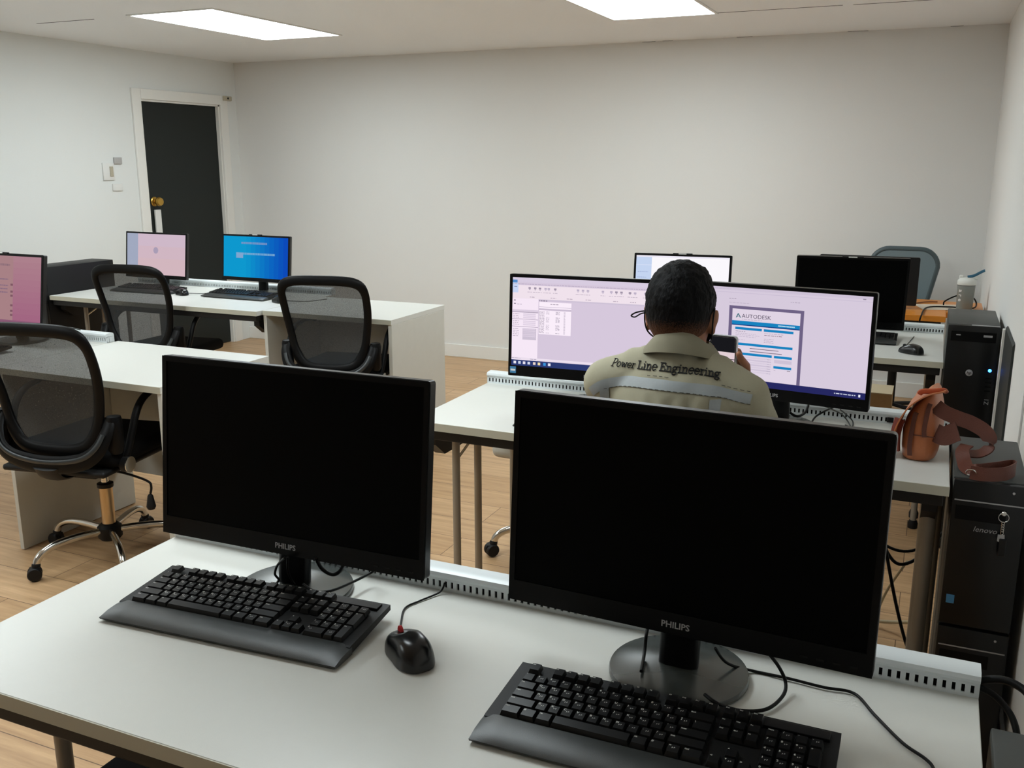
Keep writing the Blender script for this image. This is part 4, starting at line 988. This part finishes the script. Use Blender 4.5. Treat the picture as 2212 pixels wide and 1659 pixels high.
chair0 = chair_parts('black mesh office chair tucked at the nearer panel desk, its chrome base in view', (-2.82, 2.515, 0), R(10))
def chair_copy(loc, yaw, label, group='black mesh office chairs'):
    c = copy_tree(chair0); c.location = loc; c.rotation_euler = (0, 0, yaw); c['label'] = label; c['group'] = group; return c
chair_copy((-3.915, 4.03, -.0), R(8), 'black mesh office chair at the desk before the pink screen, by the left wall')
chair_copy((-2.718, 4.03, 0), R(13), 'black mesh office chair tucked at the farther panel desk, right of the blue screen')
pc = chair_copy((-.51, 2.05, 0), R(0), 'black mesh office chair the person in the khaki shirt sits on')
gc = chair_copy((-1.205, 3.24, 0), R(178), 'office chair with a light grey seat behind the desk of the seated person')
for ch in gc.children:
    if ch.name.startswith('seat') and 'mech' not in ch.name:
        ch.data = ch.data.copy(); ch.data.materials[0] = mat('grey_seat_fabric', (176, 172, 160), .8)
# grey blue chair back at the orange desk
r = thing('task_chair', 'grey blue office chair behind the orange desk, only its backrest visible', 'chair', (-.165, 5.93, 0), R(180))
bm = NB(); P = rrect(-.185, .60, .185, .985, .10, 8); P = [(x * (1 - .32 * max(0, (.86 - z)) / .26), z) for x, z in P]
prism(bm, P, -.26, -.235); finish('backrest', bm, M_gchair, r, True, 30)
bm = NB(); P2 = [(x * 1.0, z) for x, z in P]; N = len(P2)
sweep(bm, [(x, -.25, z) for x, z in P2], .016, .020, ref=(0, 1, 0), n=8, closed=True); finish('back_frame', bm, mat('grey_blue_plastic', (72, 86, 90), .45), r, True, 60)
bm = NB(); box(bm, (-.22, -.2, .43), (.22, .2, .49), bev=.02, seg=3); finish('seat', bm, M_gchair, r, True)
bm = NB(); sweep(bm, smoothpath([(0, -.12, .42), (0, -.26, .43), (0, -.28, .62)], 4), .03, .01, ref=(1, 0, 0), n=8); tube(bm, (0, 0, .1), (0, 0, .43), .025); finish('post', bm, M_blackpl, r, True)
for k in range(5):
    a = 2 * PI * k / 5 + .3; bm = NB(); sweep(bm, [(0, 0, .09), (.25 * math.cos(a), .25 * math.sin(a), .06)], .018, .012, n=8); lathe(bm, [(.02, 0), (.025, .02), (.02, .05)], (.25 * math.cos(a), .25 * math.sin(a), 0), 12); finish('leg', bm, M_blackpl, r, True)

r = thing('stool', 'black square stool pushed under the left front of the nearest desk', 'stool', (-1.03, 1.0, 0))
bm = NB(); box(bm, (-.2, -.2, .43), (.2, .2, .49), bev=.012, seg=3); finish('seat', bm, M_fab, r, True)
for sx_ in (-.16, .16):
    for sy_ in (-.16, .16):
        bm = NB(); tube(bm, (sx_, sy_, 0), (sx_ * .9, sy_ * .9, .43), .011); finish('leg', bm, M_frame, r, True)

# ------------------------------------------------------------------ the person
exec_person = True
r = thing('person', 'person seen from behind in a khaki work shirt, holding up a phone', 'person', (-.51, 2.05, 0))
PX, PY = -.51, 2.05
def L(p): return Vector((p[0] - PX, p[1] - PY, p[2]))
def cap(bm, a, b, r0, r1): capsule(bm, L(a), L(b), r0, r1)
def ell(bm, c, rad, rot=(0, 0, 0)): ellipsoid(bm, L(c), rad, rot)
# joints (world)
HC = (-.519, 2.125, 1.172)                                 # centre of the skull
SL, SR = (-.672, 2.085, .982), (-.364, 2.085, .979)       # shoulders
EL, ER = (-.705, 2.335, .798), (-.335, 2.345, .798)         # elbows on the desk
WL, WR = (-.585, 2.47, .93), (-.418, 2.462, .925)           # wrists
# --- body: one continuous skin
bm = NB()
ell(bm, HC, (.073, .090, .098)); ell(bm, (-.519, 2.165, 1.119), (.056, .062, .070)); ell(bm, (-.519, 2.195, 1.079), (.036, .036, .034))
cap(bm, (-.512, 2.085, 1.03), (-.511, 2.115, 1.13), .060, .055)
ell(bm, (-.519, 2.232, 1.134), (.012, .018, .020)); ell(bm, (-.519, 2.225, 1.096), (.022, .010, .007))
for s in (-1, 1):
    ell(bm, (-.519 + s * .028, 2.212, 1.166), (.014, .008, .008))
    ell(bm, (-.519 + s * .076, 2.118, 1.148), (.008, .016, .028), (0, s * 14, s * -24)); ell(bm, (-.519 + s * .075, 2.118, 1.126), (.007, .010, .012))
# torso under the shirt, arms, legs
cap(bm, (-.51, 2.08, .98), (-.51, 2.06, .62), .075, .085); cap(bm, SL, SR, .042, .042)
for S_, E_, W_ in ((SL, EL, WL), (SR, ER, WR)):
    cap(bm, S_, E_, .045, .036); cap(bm, E_, W_, .036, .024)
for s in (-1, 1):
    hip = (-.51 + s * .09, 2.02, .56); kn = (-.51 + s * .13, 2.46, .53); an = (-.51 + s * .14, 2.50, .10)
    cap(bm, hip, kn, .075, .055); cap(bm, kn, an, .05, .034); cap(bm, an, (an[0], an[1] + .13, .045), .034, .028)
def hand(bm, wrist, palm_dir, fing, thumb):
    w = Vector(wrist); d = Vector(palm_dir).normalized(); pc_ = w + d * .045
    cap(bm, w, w + d * .03, .022, .020)
    for (base, mid, tip) in fing:
        cap(bm, w + d * .01, base, .011, .0105); cap(bm, base, mid, .0090, .0082); cap(bm, mid, tip, .0082, .0070)
    b, m_, t = thumb; cap(bm, w + d * .008, b, .013, .012); cap(bm, b, m_, .0115, .010); cap(bm, m_, t, .010, .008)
# phone: centre and frame
PH = Vector((-.4735, 2.40, .991)); PW, PHH, PT = .072, .150, .009
# right hand: palm behind the right edge, fingers wrap the back and show at the left edge
hand(bm, WR, (-.25, -.45, .75),
     [((-.445, 2.437, .985), (-.478, 2.424, .992), (-.512, 2.410, .996)), ((-.443, 2.433, 1.003), (-.478, 2.422, 1.012), (-.513, 2.408, 1.014)),
      ((-.441, 2.430, 1.020), (-.474, 2.420, 1.030), (-.513, 2.402, 1.034)), ((-.442, 2.436, .968), (-.470, 2.424, .975), (-.498, 2.416, .976))],
     ((-.418, 2.428, .985), (-.425, 2.402, 1.005), (-.432, 2.390, 1.022)))
# left hand reaching to the phone
hand(bm, WL, (.45, -.5, .35),
     [((-.550, 2.435, .962), (-.532, 2.412, .985), (-.517, 2.397, 1.003)), ((-.545, 2.44, .950), (-.526, 2.425, .962), (-.505, 2.418, .965)),
      ((-.546, 2.445, .936), (-.524, 2.432, .944), (-.503, 2.425, .946)), ((-.550, 2.452, .922), (-.53, 2.44, .928), (-.512, 2.434, .930))],
     ((-.565, 2.432, .958), (-.548, 2.405, .968), (-.530, 2.392, .978)))
b2 = fuse(bm, .0042, 4)
for v in b2.verts: pass
body = finish('body', b2, M_skin, r, True, 180)
# --- hair: cap with a faded nape
def hairmat():
    m = bpy.data.materials.new('short_black_hair'); m.use_nodes = True; nt = m.node_tree; b = nt.nodes['Principled BSDF']
    tc = nt.nodes.new('ShaderNodeTexCoord'); sp = nt.nodes.new('ShaderNodeSeparateXYZ'); nt.links.new(tc.outputs['Object'], sp.inputs[0])
    n = nt.nodes.new('ShaderNodeTexNoise'); n.inputs['Scale'].default_value = 420; n.inputs['Detail'].default_value = 2; nt.links.new(tc.outputs['Object'], n.inputs['Vector'])
    mr = nt.nodes.new('ShaderNodeMapRange'); mr.inputs[1].default_value = 1.104; mr.inputs[2].default_value = 1.172; nt.links.new(sp.outputs[2], mr.inputs[0])
    ad = nt.nodes.new('ShaderNodeMath'); ad.operation = 'ADD'; nt.links.new(mr.outputs[0], ad.inputs[0])
    sc = nt.nodes.new('ShaderNodeMath'); sc.operation = 'MULTIPLY_ADD'; sc.inputs[1].default_value = .9; sc.inputs[2].default_value = -.45; nt.links.new(n.outputs[0], sc.inputs[0]); nt.links.new(sc.outputs[0], ad.inputs[1])
    cr = nt.nodes.new('ShaderNodeValToRGB'); cr.color_ramp.elements[0].position = .05; cr.color_ramp.elements[0].color = (*lin((118, 78, 56)), 1); cr.color_ramp.elements[1].position = .75; cr.color_ramp.elements[1].color = (*lin((9, 8, 9)), 1); b.inputs['Specular IOR Level'].default_value = .12
    nt.links.new(ad.outputs[0], cr.inputs[0]); nt.links.new(cr.outputs[0], b.inputs['Base Color']); b.inputs['Roughness'].default_value = .65
    mp = nt.nodes.new('ShaderNodeMapping'); mp.inputs['Scale'].default_value = (1, 1, .35); nt.links.new(tc.outputs['Object'], mp.inputs[0])
    n2 = nt.nodes.new('ShaderNodeTexNoise'); n2.inputs['Scale'].default_value = 160; n2.inputs['Detail'].default_value = 4; nt.links.new(mp.outputs[0], n2.inputs['Vector'])
    bp = nt.nodes.new('ShaderNodeBump'); bp.inputs['Strength'].default_value = .9; bp.inputs['Distance'].default_value = .004; nt.links.new(n2.outputs[0], bp.inputs['Height']); nt.links.new(bp.outputs[0], b.inputs['Normal'])
    return m
bm = NB(); ell(bm, (-.519, 2.112, 1.190), (.079, .094, .093)); ell(bm, (-.519, 2.100, 1.165), (.074, .080, .078)); ell(bm, (-.519, 2.088, 1.138), (.060, .057, .052)); ell(bm, (-.519, 2.16, 1.228), (.060, .055, .045))
b2 = fuse(bm, .004, 6)
from mathutils import noise as mn
for v in b2.verts:
    nrm = (v.co - L(HC)).normalized(); k = max(0, min(1, (v.co.z - 1.14) / .06))
    v.co += nrm * (.003 * k * mn.noise(v.co * 55) + .0022 * k * mn.noise(v.co * 140))
kill = [f for f in b2.faces if (lambda c: c.z < 1.088 or (c.y > L(HC).y + .055 and c.z < 1.20) or (c.z < 1.165 and c.y > L(HC).y - .022))(f.calc_center_median())]
bmesh.ops.delete(b2, geom=kill, context='FACES')
finish('hair', b2, hairmat(), r, True, 180)
# --- shirt
bm = NB()
ell(bm, (-.512, 2.075, .945), (.158, .105, .125)); ell(bm, (-.512, 2.055, .82), (.165, .115, .16)); ell(bm, (-.51, 2.045, .66), (.165, .125, .14))
cap(bm, (-.676, 2.085, .986), (-.585, 2.085, 1.030), .060, .056); cap(bm, (-.362, 2.085, .982), (-.438, 2.085, 1.030), .060, .056); cap(bm, (-.585, 2.085, 1.030), (-.438, 2.085, 1.030), .054, .054)
cap(bm, (-.51, 2.088, 1.03), (-.51, 2.10, 1.075), .072, .062)
for S_, E_, W_ in ((SL, EL, WL), (SR, ER, WR)):
    cap(bm, S_, E_, .060, .048); cap(bm, E_, W_, .050, .036)
shirt_b = fuse(bm, .0065, 8)
for v in shirt_b.verts:
    p = v.co; wx = p.x + PX
    # gathers hanging below the tape, pleats by the collar, broad folds elsewhere
    below = max(0, min(1, (1.000 - p.z) / .04)); side = max(0, 1 - abs(wx + .51) / .16)
    a = .0062 * below * side * math.sin(wx * 150 + p.z * 30 + 2.5 * mn.noise(p * 12))
    up = max(0, min(1, (p.z - 1.055) / .03)); a += .0018 * up * math.sin(wx * 170 + 1.0)
    a += .0055 * mn.noise(p * 9) + .0035 * mn.noise(Vector((p.x * 30, p.y * 22, p.z * 16)))
    v.co += v.normal * a
M_shirt = mat('khaki_work_cloth', (164, 159, 138), .85, spec=.15, noise=.04, nscale=300, bump=.35, bscale=1600)
shirt_bvh = BVHTree.FromBMesh(shirt_b)
finish('shirt', shirt_b, M_shirt, r, True, 180)
def onback(x, z, off=.0012):
    """world x,z -> point on the back of the shirt in local coordinates"""
    h = shirt_bvh.ray_cast(Vector((x - PX, -1.0, z)), Vector((0, 1, 0)))
    if h[0] is None:
        h = shirt_bvh.find_nearest(Vector((x - PX, -.1, z)))
    return h[0] + h[1] * off if h[1].y < 0 else h[0] - h[1] * off
def band(bm, path, width, off=.0016, n=60, mi=0, thick=True):
    P = smoothpath([(x, 0, z) for x, z in path], 10); rows = []
    for i, p in enumerate(P):
        t = (P[min(i + 1, len(P) - 1)] - P[max(i - 1, 0)]).normalized(); nn = Vector((-t.z, 0, t.x))
        rows.append([bm.verts.new(onback(p.x + nn.x * width * q, p.z + nn.z * width * q, off)) for q in (-.5, -.25, 0, .25, .5)])
    for a, b in zip(rows, rows[1:]):
        for k in range(4): bm.faces.new((a[k], a[k + 1], b[k + 1], b[k])).material_index = mi
bm = NB(); tp = [(-.702, .980), (-.668, 1.003), (-.60, 1.019), (-.52, 1.022), (-.44, 1.017), (-.38, 1.008), (-.335, 1.000)]
tp = [(x, z - .004) for x, z in tp]
band(bm, tp, .021); band(bm, [(-.668, .992), (-.664, .95), (-.66, .90), (-.655, .84)], .022, .002); band(bm, [(-.408, .993), (-.408, .95), (-.41, .90), (-.412, .84)], .022, .002)
finish('reflective_tape', bm, M_tape, r, True, 60, label='pale grey reflective tape')
bm = NB()
for off_ in (-.0115, .0, -.013): pass
def stitch(bm, path, d=.007, gap=.004, w=.0012, off=.0026):
    P = smoothpath([(x, 0, z) for x, z in path], 30); acc = 0; on = True; cur = [P[0]]
    for a, b in zip(P, P[1:]):
        acc += (b - a).length; cur.append(b)
        if acc > (d if on else gap):
            if on and len(cur) > 1:
                for p, q in zip(cur, cur[1:]):
                    vs = [bm.verts.new(onback(x, z, off)) for x, z in ((p.x, p.z - w / 2), (q.x, q.z - w / 2), (q.x, q.z + w / 2), (p.x, p.z + w / 2))]; bm.faces.new(vs)
            acc = 0; on = not on; cur = [b]
stitch(bm, [(x, z - .0105) for x, z in tp[1:]]); stitch(bm, [(-.56, 1.033), (-.50, 1.034)]); stitch(bm, [(-.40, 1.022), (-.33, 1.010)])
stitch(bm, [(-.45, 1.013), (-.37, 1.003)], 1, 0)
finish('stitching', bm, M_stitch, r)
# lettering: serif strokes laid on the cloth
G = {  # strokes in a unit em box, x width last
 'P': ([[(.15, 0), (.15, .7)], [(.02, 0), (.30, 0)], [(.02, .7), (.38, .7), (.52, .64), (.55, .52), (.50, .40), (.36, .34), (.15, .34)]], .60),
 'o': ([[(.25, 0), (.10, .06), (.04, .22), (.10, .40), (.25, .47), (.40, .40), (.46, .22), (.40, .06), (.25, 0)]], .52),
 'w': ([[(.0, .46), (.18, .46)], [(.08, .46), (.20, .02), (.34, .40), (.48, .02), (.62, .46)], [(.52, .46), (.70, .46)]], .72),
 'e': ([[(.06, .25), (.44, .25), (.42, .38), (.28, .47), (.12, .42), (.04, .25), (.10, .06), (.26, 0), (.42, .08)]], .50),
 'r': ([[(.12, 0), (.12, .46), (.02, .46)], [(.0, 0), (.26, 0)], [(.12, .30), (.22, .44), (.36, .45)]], .40),
 'L': ([[(.14, 0), (.14, .7)], [(.02, .7), (.28, .7)], [(.02, 0), (.50, 0), (.52, .20)]], .58),
 'i': ([[(.14, 0), (.14, .46), (.03, .46)], [(.02, 0), (.26, 0)], [(.13, .62), (.16, .66)]], .30),
 'n': ([[(.12, 0), (.12, .46), (.02, .46)], [(.0, 0), (.24, 0)], [(.12, .32), (.26, .46), (.40, .42), (.43, .30), (.43, 0)], [(.32, 0), (.54, 0)]], .57),
 'E': ([[(.14, 0), (.14, .7)], [(.02, .7), (.54, .7), (.54, .54)], [(.14, .36), (.38, .36)], [(.38, .28), (.38, .44)], [(.02, 0), (.54, 0), (.57, .18)]], .63),
 'g': ([[(.36, .46), (.50, .47)], [(.22, .16), (.08, .22), (.06, .36), (.20, .46), (.34, .40), (.36, .24), (.22, .16)], [(.14, .17), (.08, .06), (.36, .0), (.44, -.10), (.30, -.22), (.10, -.20), (.06, -.08), (.16, .02)]], .52)}
def word(bm, txt, x, z, size, slope, shear=0.0, w=.0021, track=.04):
    for ch in txt:
        if ch == ' ': x += size * .3; continue
        st, adv = G[ch]
        for s in st:
            P = [Vector((x + (px + shear * pz) * size, 0, z + pz * size + (x + px * size - word.x0) * slope(x + px * size))) for px, pz in s]
            P = smoothpath(P, 3) if len(P) > 3 else P
            Q = []
            for p in P: Q.append(onback(p.x, p.z, .0016))
            for a, b in zip(Q, Q[1:]):
                t = b - a
                if t.length < 1e-5: continue
                t.normalize(); n_ = Vector((0, -1, 0)); sd = t.cross(n_).normalized() * w * .5; ex = t * w * .3
                v = [bm.verts.new(q) for q in (a - sd - ex, b - sd + ex, b + sd + ex, a + sd - ex)]
                v2 = [bm.verts.new(q.co + n_ * .0008) for q in v]
                bm.faces.new(v2)
                for k in range(4): bm.faces.new((v[k], v[(k + 1) % 4], v2[(k + 1) % 4], v2[k]))
        x += (adv + track) * size
    return x
word.x0 = -.657
bm = NB(); sl = lambda x: 0.0
TZ = lambda x: 0
x = word(bm, 'Power', -.657, 1.0400, .0205, lambda x: .045, shear=.25, w=.0020)
x = word(bm, 'Line', x + .007, 1.0395, .0228, lambda x: .045, w=.0026)
x = word(bm, 'Engineering', x + .006, 1.0395, .0225, lambda x: .045 - .45 * max(0, x + .53), w=.0029)
finish('embroidered_lettering', bm, M_thread, r, label='black embroidered lettering')
# --- collar
bm = NB(); N = 40; rows = []
for k in range(N + 1):
    a = R(-90 - 150 + 300 * k / N); c, s = math.cos(a), math.sin(a); back = max(0, -s)
    cx, cy = 0, L((0, 2.102, 0)).y
    zt = 1.098 + .040 * back ** 1.6; zb = 1.058 + .030 * back
    fr = 1 - back
    top = Vector((cx + c * .062, cy + s * .060, zt)); mid = Vector((cx + c * .069, cy + s * .070, zt - .004)); low = Vector((cx + c * (.092 + .004 * fr), cy + s * .088, zb - .004 * fr)); low2 = low + Vector((-c * .004, -s * .004, -.001))
    inn = Vector((cx + c * .058, cy + s * .055, zt - .02))
    rows.append([bm.verts.new(p) for p in (inn, top, mid, (mid + low) / 2 + Vector((c * .003, s * .003, 0)), low, low2)])
for a, b in zip(rows, rows[1:]):
    for k in range(5): bm.faces.new((a[k], a[k + 1], b[k + 1], b[k]))
finish('collar', bm, mat('collar_cloth', (140, 135, 116), .85, spec=.15, bump=.35, bscale=1600), r, True, 70)
# --- mask with ear loops
bm = NB(); mk = NB(); Nn = 24; rows = []
for i in range(Nn + 1):
    a = R(90 - 78 + 156 * i / Nn); c, s = math.cos(a), math.sin(a)
    rows.append([mk.verts.new((-.009 + c * (.067 - .010 * abs(q)), L((0, 2.150, 0)).y + s * (.090 - .018 * abs(q)) , 1.110 + q * .042 * (0.35 + .65 * s ** .5))) for q in (-1, -.5, 0, .5, 1)])
for a, b in zip(rows, rows[1:]):
    for k in range(4): mk.faces.new((a[k], a[k + 1], b[k + 1], b[k]))
finish('face_mask', mk, M_mask, r, True, 80)
for s in (-1, 1):
    bm = NB(); cable(bm, [L((-.519 + s * .058, 2.170, 1.090)), L((-.519 + s * .066, 2.145, 1.095)), L((-.519 + s * .076, 2.112, 1.118)), L((-.519 + s * .079, 2.100, 1.150)), L((-.519 + s * .078, 2.118, 1.176)), L((-.519 + s * .064, 2.165, 1.135))], .0018, n=6)
    finish('mask_ear_loop', bm, M_mask, r, True)
bm = NB(); cable(bm, [L((-.596, 2.112, 1.162)), L((-.606, 2.10, 1.162)), L((-.618, 2.09, 1.159)), L((-.6255, 2.085, 1.153)), L((-.617, 2.086, 1.150)), L((-.606, 2.095, 1.157)), L((-.596, 2.105, 1.159))], .0018, n=6)
finish('glasses_cord', bm, M_mask, r, True)
# --- trousers and shoes
bm = NB()
ell(bm, (-.51, 2.03, .565), (.18, .15, .09))
for s in (-1, 1):
    hip = (-.51 + s * .09, 2.04, .565); kn = (-.51 + s * .13, 2.46, .545); an = (-.51 + s * .14, 2.50, .13)
    cap(bm, hip, kn, .088, .068); cap(bm, kn, an, .066, .048)
b2 = fuse(bm, .010, 5); finish('trousers', b2, M_pant, r, True, 180)
for s in (-1, 1):
    bm = NB(); cap(bm, (-.51 + s * .14, 2.485, .05), (-.51 + s * .145, 2.64, .04), .045, .036); cap(bm, (-.51 + s * .14, 2.49, .06), (-.51 + s * .14, 2.50, .11), .045, .040)
    b2 = fuse(bm, .006, 4)
    for v in b2.verts: v.co.z = max(v.co.z, .004)
    finish('shoe', b2, M_shoe, r, True, 180)
# --- phone in the hand: top-level
r = thing('smartphone', 'smartphone held upright in the hands of the seated person', 'phone', PH, R(-10))
bm = NB(); prism(bm, rrect(-PW / 2, -PHH / 2, PW / 2, PHH / 2, .010, 5), 0, PT); finish('phone_case', bm, mat('clear_phone_case', (196, 198, 200), .2), r, True, 40)
bm = NB(); prism(bm, rrect(-PW / 2 + .002, -PHH / 2 + .002, PW / 2 - .002, PHH / 2 - .002, .009, 5), -.001, 0); finish('bezel', bm, M_phone, r)
s = Screen(PW - .008, PHH - .010, Matrix.Translation((0, -.0012, 0)))
s.rect(0, 0, 1, 1, (226, 206, 212), 0); s.rect(0, 0, 1, .27, (24, 24, 28), 1); s.rect(0, .39, 1, .405, (90, 80, 96), 1); s.rect(.1, .47, .6, .485, (190, 170, 180), 1); s.rect(.08, .54, .92, .56, (70, 64, 96), 1); s.rect(.16, .59, .72, .61, (90, 80, 120), 1); s.rect(.0, .75, 1, .76, (150, 136, 150), 1)
s.build(r)
